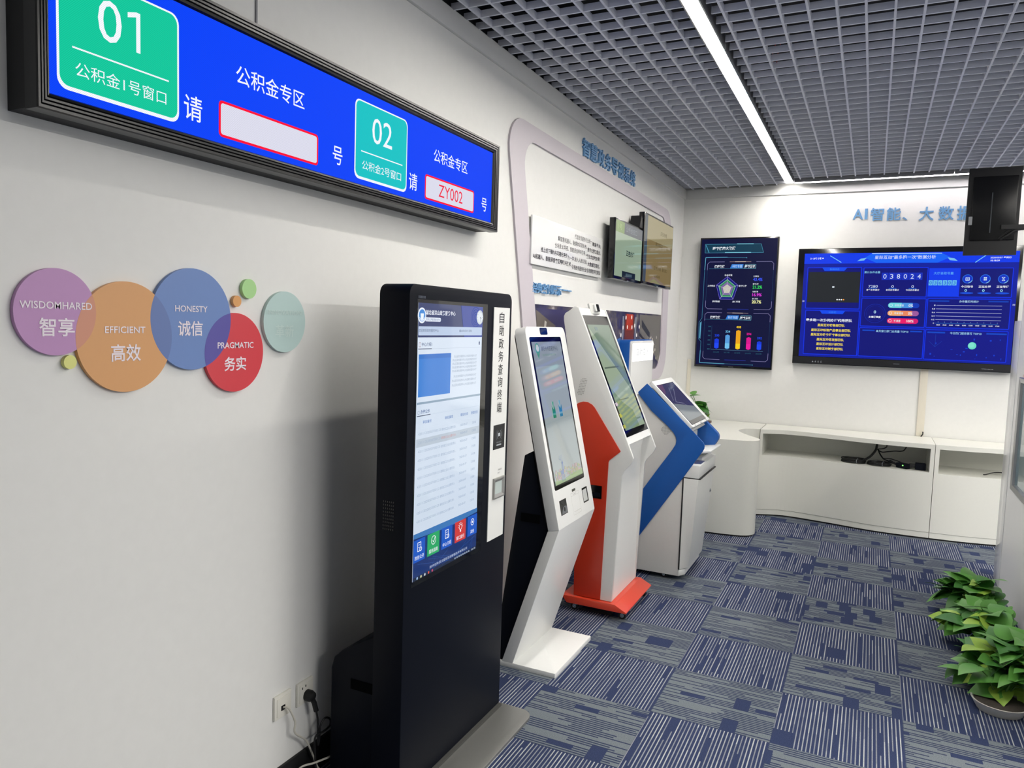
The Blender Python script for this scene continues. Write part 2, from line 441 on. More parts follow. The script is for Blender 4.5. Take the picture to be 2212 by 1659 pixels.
# ================================================================== LAMPS
def strip(x0, x1, y0, y1, label, mat=None):
    t = thing('linear_lamp', label, 'lamp', ((x0 + x1) / 2, (y0 + y1) / 2, ZC - 0.012), 'strip lamps in the open-cell ceiling')
    MB().box(x0 + 0.002, x1 - 0.002, y0 + 0.002, y1 - 0.002, ZC - 0.004, ZC + 0.004).build('diffuser', mat or LAMP, t)
    if x1 - x0 < y1 - y0:
        MB().box(x0 - 0.006, x0 + 0.001, y0, y1, ZC - 0.012, ZC + 0.06).box(x1 - 0.001, x1 + 0.006, y0, y1, ZC - 0.012, ZC + 0.06).box(x0, x1, y0, y1, ZC + 0.008, ZC + 0.06).build('housing', SILVER, t)
    else:
        MB().box(x0, x1, y0 - 0.006, y0 + 0.001, ZC - 0.012, ZC + 0.06).box(x0, x1, y1 - 0.001, y1 + 0.006, ZC - 0.012, ZC + 0.06).box(x0, x1, y0, y1, ZC + 0.008, ZC + 0.06).build('housing', SILVER, t)
LX0, LX1 = -0.034, 0.033
strip(LX0, LX1, -1.977, -0.788, 'white strip lamp nearest the viewer, cut by the top edge of the photo')
strip(LX0, LX1, -0.784, 0.402, 'white strip lamp second from the top edge, beyond the first pale joint')
strip(LX0, LX1, 0.406, 1.594, 'white strip lamp third along the ceiling run, beyond the second joint')
strip(LX0, LX1, 1.598, 2.975, 'white strip lamp at the far end of the run, reaching the corner bend')
strip(0.040, 1.302, 2.915, 2.975, 'long white strip lamp lying across the room above the back wall', LAMPX)
strip(1.306, 2.40, 2.915, 2.975, 'short visible end of the cross strip lamp beside the hung monitor back', LAMPX)
strip(0.040, 1.302, -2.045, -1.981, 'white strip lamp across the room overhead, closing the lamp loop on the near side')
strip(1.306, 2.40, -2.045, -1.981, 'white strip lamp at the right of the near cross run of the lamp loop')
strip(2.404, 2.470, -2.045, 0.46, 'white strip lamp of the right-hand run, near half')
strip(2.404, 2.470, 0.464, 2.975, 'white strip lamp of the right-hand run, far half')
def wire(label, pts):
    m = MB(); m.tube(pts, 0.0022, 6); tag(m.build('ceiling_wire', pm('red_wire', '#a02a26', 0.5)), label, 'wire', 'red wires over the ceiling grid')
wire('left one of two thin red wires above the ceiling grid', [(0.246, -0.557, 3.16), (0.226, -0.50, 3.13), (0.214, -0.42, 3.115), (0.211, -0.31, 3.15)])
wire('right one of two thin red wires above the ceiling grid', [(0.268, -0.55, 3.16), (0.25, -0.49, 3.13), (0.236, -0.40, 3.115), (0.226, -0.32, 3.15)])

# ================================================================== LED SIGN ON THE LEFT WALL
sg = thing('led_sign', 'long blue LED queue sign in a black frame high on the left wall', 'sign', (-0.95, -2.54, 2.145))
SY0, SY1, SZ0, SZ1 = -3.695, -1.388, 2.145, 2.558
m = MB(); m.box(XL, -0.895, SY0 + 0.004, SY1 - 0.004, SZ0 + 0.004, SZ1 - 0.004); m.build('housing', BLACKM, sg)
def rect_loop(f, x):          # f 0..1 from the outer edge to the screen edge
    y0, y1, z0, z1 = SY0 + f * 0.032, SY1 - f * 0.062, SZ0 + f * 0.040, SZ1 - f * 0.046
    return [(x, y0, z0), (x, y1, z0), (x, y1, z1), (x, y0, z1)]
m = MB(); m.rings([rect_loop(f, x) for f, x in ((0, -0.93), (0, -0.889), (0.06, -0.884), (0.22, -0.884), (0.26, -0.889), (0.32, -0.884), (0.44, -0.884), (0.48, -0.889), (0.54, -0.884), (0.66, -0.884), (0.70, -0.889), (0.76, -0.885), (0.9, -0.887), (1.0, -0.894))])
m.build('frame', pm('sign_frame_black', '#0b0c0f', 0.28, metal=0.15, spec=0.5), sg)
P = Plane((-0.8935, SY0 + 0.030, SZ1 - 0.044), (0, 1, 0), (0, 0, -1), (1, 0, 0), lambda c: led(c, 1.0, 0.22))
m = MB(); y0, z1 = SY0 + 0.030, SZ1 - 0.044
q = [m.bm.verts.new(p) for p in ((-0.8935, y0, SZ0 + 0.038), (-0.8935, SY1 - 0.06, SZ0 + 0.038), (-0.8935, SY1 - 0.06, z1), (-0.8935, y0, z1))]; m.face(q)
scr = m.build('screen', led('#0744fa', 1.0, 0.12), sg)
def sy(y): return y - y0
def sz(z): return z1 - z
WHT = '#f4f8ff'
for i, (num, sub) in enumerate((('01', '公积金1号窗口'), ('02', '公积金2号窗口'))):
    d = 1.107 * i
    green = '#12c79c' if i == 0 else '#16c3c6'
    u = UI(P); u.rect(sy(-3.644 + d), sz(2.480), sy(-3.304 + d), sz(2.203), WHT, 0, 0.026).rect(sy(-3.638 + d), sz(2.475), sy(-3.310 + d), sz(2.212), green, 1, 0.023)
    if i: u.text(num, sy(-3.541 + d), sz(2.437), sy(-3.412 + d), sz(2.345), WHT, 0.0, 3)
    else: u.text('0', sy(-3.541), sz(2.440), sy(-3.477), sz(2.343), WHT, 0.0, 3).poly([(sy(-3.460), sz(2.432)), (sy(-3.436), sz(2.440)), (sy(-3.424), sz(2.440)), (sy(-3.424), sz(2.344)), (sy(-3.436), sz(2.344)), (sy(-3.436), sz(2.428)), (sy(-3.460), sz(2.420))], WHT, 3)
    u.rect(sy(-3.607 + d), sz(2.3045), sy(-3.338 + d), sz(2.3005), WHT, 3)
    u.text(sub, sy(-3.600 + d), sz(2.273), sy(-3.346 + d), sz(2.240), WHT, 0.0, 3); u.build('number_panel', scr)
    u = UI(P); u.text('请', sy(-3.288 + d), sz(2.288), sy(-3.226 + d), sz(2.222), WHT, 0.005); u.build('lettering', scr)
    u = UI(P); u.text('公积金专区', sy(-3.102 + d), sz(2.420), sy(-2.806 + d), sz(2.366), WHT, 0.005); u.build('lettering', scr)
    u = UI(P); u.text('号', sy(-2.659 + d), sz(2.288), sy(-2.606 + d), sz(2.227), WHT, 0.005); u.build('lettering', scr)
    u = UI(P); u.rect(sy(-3.166 + d), sz(2.303), sy(-2.735 + d), sz(2.203), '#ff1038', 0, 0.013).rect(sy(-3.159 + d), sz(2.296), sy(-2.742 + d), sz(2.210), '#dcdcec', 1, 0.009)
    if i: u.text('ZY002', sy(-1.950), sz(2.280), sy(-1.740), sz(2.228), '#f02848', 0.0, 3)
    u.build('call_number_box', scr)

# ================================================================== COLOURED DISCS
def disc_pts(c, r, n=72): return [(c[0] + r * math.cos(2 * math.pi * i / n), c[1] + r * math.sin(2 * math.pi * i / n)) for i in range(n)]
def clipped(c, r, c2, r2):
    """outline of disc (c, r) minus disc (c2, r2)"""
    d = math.hypot(c2[0] - c[0], c2[1] - c[1]); a = math.atan2(c2[1] - c[1], c2[0] - c[0])
    al = math.acos((d * d + r * r - r2 * r2) / (2 * d * r)); be = math.acos((d * d + r2 * r2 - r * r) / (2 * d * r2))
    out = [(c[0] + r * math.cos(t), c[1] + r * math.sin(t)) for t in [a + al + (2 * math.pi - 2 * al) * i / 60 for i in range(61)]]
    b = a + math.pi
    out += [(c2[0] + r2 * math.cos(t), c2[1] + r2 * math.sin(t)) for t in [b + be - 2 * be * i / 30 for i in range(1, 30)]]
    return out
def lens(c, r, c2, r2):
    d = math.hypot(c2[0] - c[0], c2[1] - c[1]); a = math.atan2(c2[1] - c[1], c2[0] - c[0])
    al = math.acos((d * d + r * r - r2 * r2) / (2 * d * r)); be = math.acos((d * d + r2 * r2 - r * r) / (2 * d * r2))
    out = [(c[0] + r * math.cos(t), c[1] + r * math.sin(t)) for t in [a - al + 2 * al * i / 30 for i in range(31)]]
    out += [(c2[0] + r2 * math.cos(t), c2[1] + r2 * math.sin(t)) for t in [a + math.pi - be + 2 * be * i / 30 for i in range(1, 30)]]
    return out
DX0, DX1 = XL + 0.001, XL + 0.013
DP = Plane((DX1, 0, 0), (0, 1, 0), (0, 0, -1), (1, 0, 0), lambda c: pr(c))
PU, OR, BL, RD, MI = ((-3.590, 1.697), 0.1055), ((-3.395, 1.636), 0.1465), ((-3.173, 1.687), 0.1470), ((-3.007, 1.587), 0.1225), ((-2.781, 1.685), 0.1020)
def plate(name, pts, hexc, label, grp):
    m = MB(); m.yz(pts, DX0, DX1); cx = sum(p[0] for p in pts) / len(pts); zz = min(p[1] for p in pts)
    o = m.build(name, pm('board_' + hexc.lstrip('#'), hexc, 0.45, noise=0.02)); return tag(o, label, 'wall disc', grp)
def letters(disc, items, tint=None):
    for body, a, b, c_, d_, bold, colr in items:
        u = UI(DP, 0.0004); u.text(body, a, -b, c_, -d_, colr, bold, 1); u.build('lettering', disc)
    if tint:
        u = UI(DP, 0.0002); u.poly([(p[0], -p[1]) for p in tint[0]], tint[1]); u.build('overlap_tint', disc)
G5 = 'large value discs on the left wall'
TX = '#efe6ee'
d1 = plate('wall_disc', clipped(*PU, *OR), '#bd8fc0', 'purple disc reading WISDOMHARED on the left wall', G5)
letters(d1, [('WISDOMHARED', -3.681, 1.722, -3.496, 1.704, 0.010, TX), ('智享', -3.635, 1.683, -3.544, 1.638, 0.014, TX)])
d2 = plate('wall_disc', clipped(*OR, *BL), '#dba36d', 'largest orange disc reading EFFICIENT between purple and blue discs', G5)
letters(d2, [('EFFICIENT', -3.460, 1.664, -3.337, 1.646, 0.010, TX), ('高效', -3.443, 1.617, -3.352, 1.571, 0.014, TX)], (lens(*OR, *PU), '#d2937a'))
d3 = plate('wall_disc', disc_pts(*BL), '#6f8cc4', 'large blue disc reading HONESTY on the left wall', G5)
letters(d3, [('HONESTY', -3.237, 1.726, -3.119, 1.708, 0.010, TX), ('诚信', -3.227, 1.682, -3.137, 1.638, 0.014, TX)], (lens(*BL, *OR), '#667cb2'))
m_ = UI(DP, 0.0003); m_.poly([(p[0], -p[1]) for p in lens(*BL, *RD)], '#5b55a4'); m_.build('overlap_tint', d3)
d4 = plate('wall_disc', clipped(*RD, *BL), '#d8424c', 'red disc reading PRAGMATIC beside the large blue disc', G5)
letters(d4, [('PRAGMATIC', -3.079, 1.619, -2.929, 1.600, 0.010, TX), ('务实', -3.052, 1.574, -2.961, 1.530, 0.014, TX)])
d5 = plate('wall_disc', disc_pts(*MI), '#b9d2cf', 'pale mint disc with faint INNOVATION lettering, rightmost of the discs', G5)
letters(d5, [('INNOVATION', -2.866, 1.724, -2.700, 1.709, 0.02, '#c6dad6'), ('革新', -2.828, 1.675, -2.738, 1.634, 0.014, '#c6dad6')])
for c, r, hx, lb in (((-3.556, 1.574), 0.0172, '#dfe089', 'small yellow disc under the purple disc'), ((-2.999, 1.746), 0.0175, '#e2a566', 'tiny orange disc beside the large blue disc'), ((-2.947, 1.787), 0.0308, '#addb95', 'small green disc, topmost of the little wall discs')):
    plate('wall_disc', disc_pts(c, r, 40), hx, lb, 'small discs on the left wall')

# ================================================================== LILAC WALL FRAME, PICTURE STRIP, TEXT BOARD
def fillet(pts, rs, n=7):
    out = []; N = len(pts)
    for i, (p, r) in enumerate(zip(pts, rs)):
        p = Vector(p); a = Vector(pts[i - 1]) - p; b = Vector(pts[(i + 1) % N]) - p
        if r <= 0: out.append(tuple(p)); continue
        a.normalize(); b.normalize(); th = a.angle(b); t = r / math.tan(th / 2)
        c = p + (a + b).normalized() * (r / math.sin(th / 2)); s0 = p + a * t - c; s1 = p + b * t - c
        a0 = math.atan2(s0.y, s0.x); a1 = math.atan2(s1.y, s1.x); d = (a1 - a0 + math.pi) % (2 * math.pi) - math.pi
        out += [(c.x + r * math.cos(a0 + d * k / n), c.y + r * math.sin(a0 + d * k / n)) for k in range(n + 1)]
    return out
FO = fillet([(-1.115, 2.815), (2.545, 2.800), (2.590, 1.235), (-0.695, 1.235)], [0.16, 0.20, 0.24, 0.16])
FI = fillet([(-0.905, 2.722), (2.335, 2.715), (2.395, 1.330), (-0.520, 1.330)], [0.13, 0.13, 0.2, 0.1])
m = MB(); x0, x1 = XL + 0.0005, XL + 0.012; n = len(FO)
R = [[m.bm.verts.new((x, p[0], p[1])) for p in lp] for lp, x in ((FO, x0), (FO, x1), (FI, x1), (FI, x0))]
for A, B in zip(R, R[1:] + [R[0]]):
    for k in range(n): m.face([A[k], A[(k + 1) % n], B[(k + 1) % n], B[k]])
tag(m.build('wall_frame', LILAC), 'large rounded lilac frame outlining a display area on the left wall', 'frame')

PS = Plane((XL + 0.004, 0, 0), (0, 1, 0), (0, 0, -1), (1, 0, 0), lambda c: pr(c, 0.3))
def photo_mat():
    m = bpy.data.materials.new('photo_print'); m.use_nodes = True; nt = m.node_tree; b = nt.nodes['Principled BSDF']; b.inputs['Roughness'].default_value = 0.3
    g = nt.nodes.new('ShaderNodeNewGeometry'); mp = nt.nodes.new('ShaderNodeMapping'); mp.inputs['Scale'].default_value = (1, 5, 9)
    n = nt.nodes.new('ShaderNodeTexNoise'); n.inputs['Scale'].default_value = 1.3; n.inputs['Detail'].default_value = 6
    r = nt.nodes.new('ShaderNodeValToRGB'); e = r.color_ramp.elements
    for i, (p_, hx) in enumerate(((0.30, '#17151f'), (0.45, '#2c2a55'), (0.55, '#4a4650'), (0.66, '#6d6563'), (0.8, '#c7c1c0'))):
        el = e[i] if i < 2 else e.new(p_); el.position = p_; el.color = lin(hx)
    nt.links.new(g.outputs['Position'], mp.inputs['Vector']); nt.links.new(mp.outputs[0], n.inputs['Vector']); nt.links.new(n.outputs['Fac'], r.inputs['Fac']); nt.links.new(r.outputs[0], b.inputs['Base Color'])
    return m
m = MB(); m.yz([(-0.650, 1.822), (2.352, 1.829), (2.385, 1.44), (2.33, 1.35), (2.24, 1.335), (-0.5, 1.335)], XL + 0.0005, XL + 0.004)
pic = tag(m.build('picture_strip', photo_mat()), 'dark panoramic picture strip pasted inside the lilac wall frame', 'picture')
u = UI(PS)
rnd = random.Random(3)
for k in range(16):                                   # hall ceiling lines and spot lamps of the printed photo
    a = 0.30 + k * 0.055; u.line((a, -1.80), (a + 0.1, -1.62), 0.006, '#3d4280')
for a, b in ((0.72, -1.80), (0.50, -1.70), (0.86, -1.69)): u.line((a, b), (a - 0.05, b + 0.09), 0.012, '#cfd0e6')
u.rect(1.20, -1.83 + 0.02, 1.46, -1.60, '#6d2a1c').rect(1.24, -1.81, 1.42, -1.68, '#b8381c', 1).rect(1.26, -1.60, 1.38, -1.47, '#c92a16', 1).rect(1.28, -1.585, 1.36, -1.553, '#f0a83a', 2).rect(1.28, -1.54, 1.36, -1.515, '#f0a83a', 2).rect(1.26, -1.50, 1.38, -1.46, '#d0205c', 2)
for a, b in ((1.22, -1.78), (1.38, -1.785), (1.15, -1.70), (1.27, -1.705), (1.40, -1.705), (1.48, -1.72), (1.62, -1.71), (1.10, -1.64), (1.55, -1.64)): u.disc(a, b, 0.017, '#f6eee6', 2, 10)
u.rect(1.13, -1.79, 1.17, -1.46, '#8a8d9c', 1).rect(1.49, -1.79, 1.53, -1.46, '#8a8d9c', 1)
u.poly([(1.62, -1.815), (2.33, -1.815), (2.36, -1.36), (2.1, -1.5), (1.66, -1.58)], '#716d68', 0).poly([(1.70, -1.77), (1.98, -1.66), (1.98, -1.61), (1.70, -1.71)], '#2e3038', 1).poly([(1.64, -1.66), (1.9, -1.58), (1.9, -1.56), (1.64, -1.635)], '#26272d', 1)
u.poly([(0.95, -1.60), (1.10, -1.62), (1.10, -1.46), (0.90, -1.46)], '#4f7fc4', 1).poly([(0.66, -1.625), (0.98, -1.61), (0.96, -1.595), (0.66, -1.60)], '#8a6a45', 1)
for k in range(26): a, b = rnd.uniform(1.75, 2.3), -rnd.uniform(1.42, 1.62); u.disc(a, b, rnd.uniform(0.006, 0.02), rnd.choice(('#c9c4bc', '#8f8a80', '#e4dccd')), 1, 8)
u.poly([(-0.62, -1.80), (0.02, -1.80), (0.10, -1.56), (-0.30, -1.60)], '#39355f').poly([(-0.62, -1.79), (-0.30, -1.70), (-0.34, -1.62), (-0.58, -1.62)], '#6d655f', 1)
for a, b in ((-0.08, -1.77), (-0.48, -1.73), (-0.38, -1.68)): u.poly([(a, b), (a + 0.03, b + 0.01), (a + 0.02, b + 0.07), (a - 0.01, b + 0.05)], '#d6d2cc', 2)
u.poly([(-0.25, -1.67), (-0.16, -1.66), (-0.14, -1.60), (-0.24, -1.61)], '#d9679c', 2).poly([(-0.60, -1.63), (-0.52, -1.63), (-0.50, -1.60), (-0.60, -1.59)], '#7c1f22', 2)
for k in range(22): a, b = rnd.uniform(-0.1, 0.3), -rnd.uniform(1.36, 1.66); u.disc(a, b, rnd.uniform(0.006, 0.02), rnd.choice(('#8e8890', '#4d4754', '#c9c1c4', '#3a2f35')), 1, 8)
u.build('printed_scene', pic)

tb = thing('text_board', 'white acrylic board with five lines of black text on the left wall', 'board', (-0.985, -0.13, 2.047))
MB().box(XL + 0.012, -0.977, -0.757, 0.500, 2.047, 2.322).build('board', pm('board_white', '#edeeee', 0.15, spec=0.6), tb, bevel=0.002)
TBP = Plane((-0.977, 0, 0), (0, 1, 0), (0, 0, -1), (1, 0, 0), lambda c: pr(c, 0.4))
u = UI(TBP)
for body, a, b, zt, h, bold in (('打造政务服务行业统一', -0.066, 0.270, 2.293, 0.030, 0.0), ('智能平台,', 0.280, 0.460, 2.280, 0.030, 0.02), ('集智慧机器人、融媒体资源发布、', -0.360, 0.175, 2.249, 0.030, 0.0), ('数字化窗口显示、', 0.185, 0.462, 2.234, 0.030, 0.015),
        ('全场景3D导视、智能语音呼叫引导、', -0.407, 0.155, 2.203, 0.030, 0.0), ('交互式自助办理、', 0.165, 0.460, 2.189, 0.030, 0.02), ('线上线下预约与可视化评价', -0.624, -0.190, 2.156, 0.030, 0.02), ('为一体,融入人脸识别、', -0.185, 0.190, 2.148, 0.030, 0.0), ('大数据可视化、', 0.200, 0.455, 2.139, 0.030, 0.02),
        ('AI机器人、智能语音交互等新兴技术,', -0.737, -0.115, 2.110, 0.031, 0.02), ('引领政务服务行业全场景数字化建设', -0.105, 0.472, 2.095, 0.030, 0.01)):
    u.text(body, a, -zt, b, -(zt - h), '#23242a', bold)
u.build('lettering', tb)

def heading(label, chars, x, plane_fn, hexc, depth):
    o = thing('wall_lettering', label, 'lettering', x)
    for ch, a, b, z_hi, z_lo in chars:
        q = UI(plane_fn, 0.0); q.text(ch, a, -z_hi, b, -z_lo, hexc, 0.014, 1, depth); q.build('character', o)
HP = Plane((XL + 0.0005, 0, 0), (0, 1, 0), (0, 0, -1), (1, 0, 0), lambda c: pm('letter_blue', '#6798c6', 0.5))
cw = (1.312 - 0.055) / 8
heading('raised blue lettering above the lilac frame, close under the ceiling', [(c, 0.055 + i * cw, 0.055 + i * cw + cw * 0.86, 2.935, 2.820) for i, c in enumerate('智慧政务导视系统')], (-0.99, 0.68, 2.82), HP, '#7ba6cf', 0.012)
cw = (-0.228 + 0.698) / 6
heading('raised blue lettering with a dash, under the white text board', [(c, -0.698 + i * cw, -0.698 + i * cw + cw * 0.9, 1.947, 1.888) for i, c in enumerate('经典案例展示')] + [('一', -0.212, -0.140, 1.930, 1.922), ('一', -0.130, -0.058, 1.930, 1.922)], (-0.99, -0.38, 1.888), HP, '#7ba6cf', 0.012)
BP_ = Plane((0, YB - 0.0005, 0), (1, 0, 0), (0, 0, -1), (0, -1, 0), lambda c: pm('letter_blue', '#6798c6', 0.5))
heading('flat blue lettering beginning with AI, above the big wall screen', [('A', 0.543, 0.628, 2.845, 2.751), ('I', 0.640, 0.664, 2.846, 2.750), ('智', 0.686, 0.796, 2.850, 2.735), ('能', 0.817, 0.930, 2.848, 2.733), ('、', 0.945, 0.982, 2.760, 2.731), ('大', 1.073, 1.186, 2.843, 2.722), ('数', 1.221, 1.338, 2.842, 2.720), ('据', 1.360, 1.478, 2.841, 2.716)], (1.0, 3.09, 2.72), BP_, '#7ba6cf', 0.006)

# ================================================================== TWO TELEVISIONS ON THE LEFT WALL
def screen_base(name, mat, pl, u0, v0, u1, v1, parent, h=0.0):
    m = MB(); m.face([m.bm.verts.new(pl.at(a, b, h)) for a, b in ((u0, v1), (u1, v1), (u1, v0), (u0, v0))])
    return m.build(name, mat, parent, normals=False)
def wall_tv(label, ya, yb, za, zb, x, base):
    t = thing('television', label, 'television', (x - 0.02, (ya + yb) / 2, za), 'televisions on the left wall')
    MB().box(x - 0.045, x, ya, yb, za, zb).build('casing', BLACKG, t, bevel=0.004)
    yc = (ya + yb) / 2
    MB().box(XL + 0.012, x - 0.044, yc - 0.14, yc + 0.14, za + 0.1, zb - 0.1).box(x - 0.06, x - 0.04, ya + 0.1, yb - 0.1, za + 0.05, zb - 0.1).build('bracket', BLACKM, t)
    MB().box(x - 0.03, x + 0.002, yc - 0.02, yc + 0.02, za - 0.006, za + 0.004).build('logo_tab', SILVER, t)
    P = Plane((x + 0.0006, ya, zb), (0, 1, 0), (0, 0, -1), (1, 0, 0), lambda c: em(c, 0.75))
    s = screen_base('display', em(base, 0.75), P, 0.013, 0.013, yb - ya - 0.013, zb - za - 0.022, t)
    return t, s, P
t, s, P = wall_tv('smaller television with a pale green queue page, left of the pair', 0.540, 1.258, 2.050, 2.482, -0.9, '#9fb39a')
u = UI(P); u.rect(0.013, 0.013, 0.22, 0.095, '#7f9c55').rect(0.22, 0.013, 0.715, 0.095, '#4e5560').text('1号', 0.06, 0.035, 0.16, 0.075, '#a9c080').text('公积金窗口', 0.26, 0.035, 0.55, 0.075, '#8d949c'); u.build('header_bar', s)
u = UI(P); u.text('正在办理', 0.285, 0.205, 0.50, 0.25, '#23302c', 0.03); u.build('lettering', s)
u = UI(P); u.rect(0.20, 0.365, 0.55, 0.41, '#17252f').text('请稍候', 0.29, 0.376, 0.46, 0.40, '#64808a'); u.build('button', s)
t, s, P = wall_tv('larger television with an ochre queue page, right of the pair', 1.262, 2.235, 2.056, 2.622, -0.892, '#8d7a4c')
u = UI(P); u.rect(0.013, 0.013, 0.96, 0.20, '#a59a72').rect(0.013, 0.013, 0.10, 0.545, '#4a5560', 1); u.build('header_bar', s)
for body, a, b, c_, d_ in (('正在办理', 0.52, 0.095, 0.74, 0.13), ('请到窗口', 0.36, 0.20, 0.60, 0.232), ('正在办理', 0.34, 0.40, 0.58, 0.43), ('服务窗口', 0.62, 0.40, 0.80, 0.43), ('请等候', 0.36, 0.47, 0.56, 0.495)):
    u = UI(P); u.text(body, a, b, c_, d_, '#4e4224'); u.build('lettering', s)
# small black speaker cone seen above the smaller television
tag(MB().yz([(1.16, 2.486), (1.25, 2.486), (1.235, 2.56), (1.205, 2.585)], -0.985, -0.90).build('wall_speaker', BLACKM, bevel=0.003), 'small dark wedge on the wall between the two televisions', 'speaker')

# ================================================================== BLACK FLOOR-STANDING KIOSK
KY0, KY1, KX = -2.613, -1.806, -0.60
bk = thing('kiosk', 'tall black floor-standing kiosk with a bright touchscreen, nearest the viewer', 'kiosk', (-0.66, -2.21, 0.0), 'kiosks along the left wall')
MB().yz(rrect(KY0, 0.02, KY1, 1.826, (0, 0, 0.035, 0.035)), -0.722, KX).build('body', BLACKP, bk, bevel=0.004)
MB().xz([(-0.722, 0.012), (-0.722, 0.585), (-0.868, 0.500), (-0.900, 0.470), (-0.912, 0.43), (-0.915, 0.012)], KY0 + 0.012, KY1 - 0.012).build('rear_box', BLACKP, bk, bevel=0.006)
MB().box(-0.822, -0.704, KY0 + 0.0085, KY0 + 0.0125, 0.371, 0.408).build('recessed_handle', pm('recess_black', '#040507', 0.9, spec=0.05), bk)
MB().xy(rrect(-0.70, KY0 - 0.03, -0.437, KY1 + 0.018, (0, 0.05, 0.06, 0)), 0.0, 0.014).build('base_plate', GREYMETAL, bk, bevel=0.003)
MB().xy([(-0.60, KY0), (-0.585, KY0), (-0.585, KY1 - 0.005), (-0.60, KY1 - 0.005)], 0.014, 0.024).build('base_recess_strip', pm('recess_strip_grey', '#3e3e3c', 0.6), bk)  # dark grey strip standing for the recess above the base plate
m = MB()
for k in range(6):
    for j in range(9): m.box(-0.69 + k * 0.008, -0.686 + k * 0.008, KY0 - 0.0012, KY0 + 0.001, 0.98 + j * 0.012, 0.986 + j * 0.012)
m.build('vent_slots', BLACKG, bk)
KP = Plane((KX, -2.561, 1.768), (0, 1, 0), (0, 0, -1), (1, 0, 0), lambda c: em(c, 0.95))
MB().box(KX - 0.002, KX + 0.0008, -2.566, -2.036, 0.772, 1.776).build('screen_bezel', GLASSB, bk)
s = screen_base('display', em('#d5e2f2', 0.95), KP, 0.001, 0.004, 0.479, 0.976, bk, 0.0014)
h0 = 0.002
u = UI(KP, h0); u.rect(0.001, 0.004, 0.479, 0.122, '#122a66').poly([(0.30, 0.004), (0.479, 0.004), (0.479, 0.122), (0.33, 0.122)], '#16389a', 1).rect(0.002, 0.084, 0.474, 0.115, '#b9cbe6', 2, 0.003)
u.text('湖北省洪山政务服务中心', 0.046, 0.027, 0.256, 0.044, '#f2f6ff', 0.015, 3).rect(0.045, 0.053, 0.151, 0.067, '#e8f0fb', 2, 0.006).text('政务公开智慧查询平台', 0.050, 0.0555, 0.147, 0.0645, '#31508c', 0, 3)
u.text('欢迎来到政务服务中心', 0.003, 0.0925, 0.137, 0.1035, '#3f5578', 0, 3).text('2020年05月07日 星期四', 0.300, 0.0935, 0.389, 0.1025, '#4f6384', 0, 3).rect(0.291, 0.094, 0.297, 0.1025, '#3f5578', 3)
for k in range(4): u.ring(0.42, 0.045, 0.010 + k * 0.009, 0.0115 + k * 0.009, '#2a50b4', 1)
u.build('header_bar', s)
u = UI(KP, h0); u.disc(0.021, 0.047, 0.027, '#eef5ff', 4).disc(0.021, 0.047, 0.021, '#2f86d8', 5).poly([(0.010, 0.040), (0.032, 0.040), (0.029, 0.062), (0.013, 0.062)], '#eaf3fd', 6).ring(0.021, 0.047, 0.016, 0.019, '#eaf3fd', 6, 20, 160); u.build('emblem', s)
u = UI(KP, h0); u.disc(0.452, 0.045, 0.0275, '#dfe7ee', 4).ring(0.452, 0.045, 0.024, 0.0275, '#c3ccd6', 5)
for k in range(12): a = k * math.pi / 6; u.line((0.452 + 0.019 * math.cos(a), 0.045 + 0.019 * math.sin(a)), (0.452 + 0.023 * math.cos(a), 0.045 + 0.023 * math.sin(a)), 0.0014, '#4a5a70', 6)
u.line((0.452, 0.045), (0.463, 0.049), 0.0022, '#30405a', 6).line((0.452, 0.045), (0.459, 0.063), 0.0014, '#30405a', 6); u.build('clock_face', s)
u = UI(KP, h0); u.rect(0.002, 0.124, 0.476, 0.346, '#d9e5f4', 1, 0.003).text('中心介绍1', 0.026, 0.139, 0.094, 0.153, '#1d3f78', 0.01, 2).rect(0.002, 0.1605, 0.092, 0.1630, '#1b2c4e', 3).rect(0.092, 0.1615, 0.470, 0.1622, '#a9bad0', 2)
u.frame(0.008, 0.140, 0.019, 0.154, 0.0014, '#9a6a78', 2).poly([(0.455, 0.136), (0.462, 0.146), (0.448, 0.146)], '#1d3f78', 2).rect(0.451, 0.146, 0.459, 0.152, '#1d3f78', 2)
u.rect(0.008, 0.180, 0.231, 0.328, '#3e83d8', 2).rect(0.008, 0.180, 0.231, 0.196, '#2f74cc', 3)
para = '洪山区政务服务中心内设政务服务大厅'
for k in range(5): u.text(para, 0.255 if k == 0 else 0.243, 0.189 + k * 0.0135, 0.436, 0.198 + k * 0.0135, '#8d9db2', 0, 2)
for k in range(3): u.text(para, 0.255 if k == 0 else 0.243, 0.263 + k * 0.0165, 0.436, 0.272 + k * 0.0165, '#8d9db2', 0, 2)
u.rect(0.002, 0.346, 0.476, 0.3535, '#8fa6bb', 2); u.build('introduction_panel', s)
u = UI(KP, h0); u.text('办件公示', 0.028, 0.373, 0.089, 0.387, '#27508f', 0.012, 2).rect(0.004, 0.3925, 0.095, 0.3950, '#1b2c4e', 2).rect(0.095, 0.3935, 0.470, 0.3940, '#a9bad0', 2).frame(0.010, 0.376, 0.020, 0.387, 0.0014, '#7f8ea6', 2)
for body, a, b in (('审批编号', 0.045, 0.103), ('审批事项', 0.199, 0.259), ('审批时间', 0.317, 0.377), ('受理状态', 0.403, 0.458)): u.text(body, a, 0.411, b, 0.423, '#4a76b8', 0.005, 2)
u.build('case_table_heading', s); u = UI(KP, h0)
u.rect(0.004, 0.440, 0.476, 0.806, '#d3e0f0', 0).rect(0.004, 0.474, 0.474, 0.503, '#b9c6d4', 1)
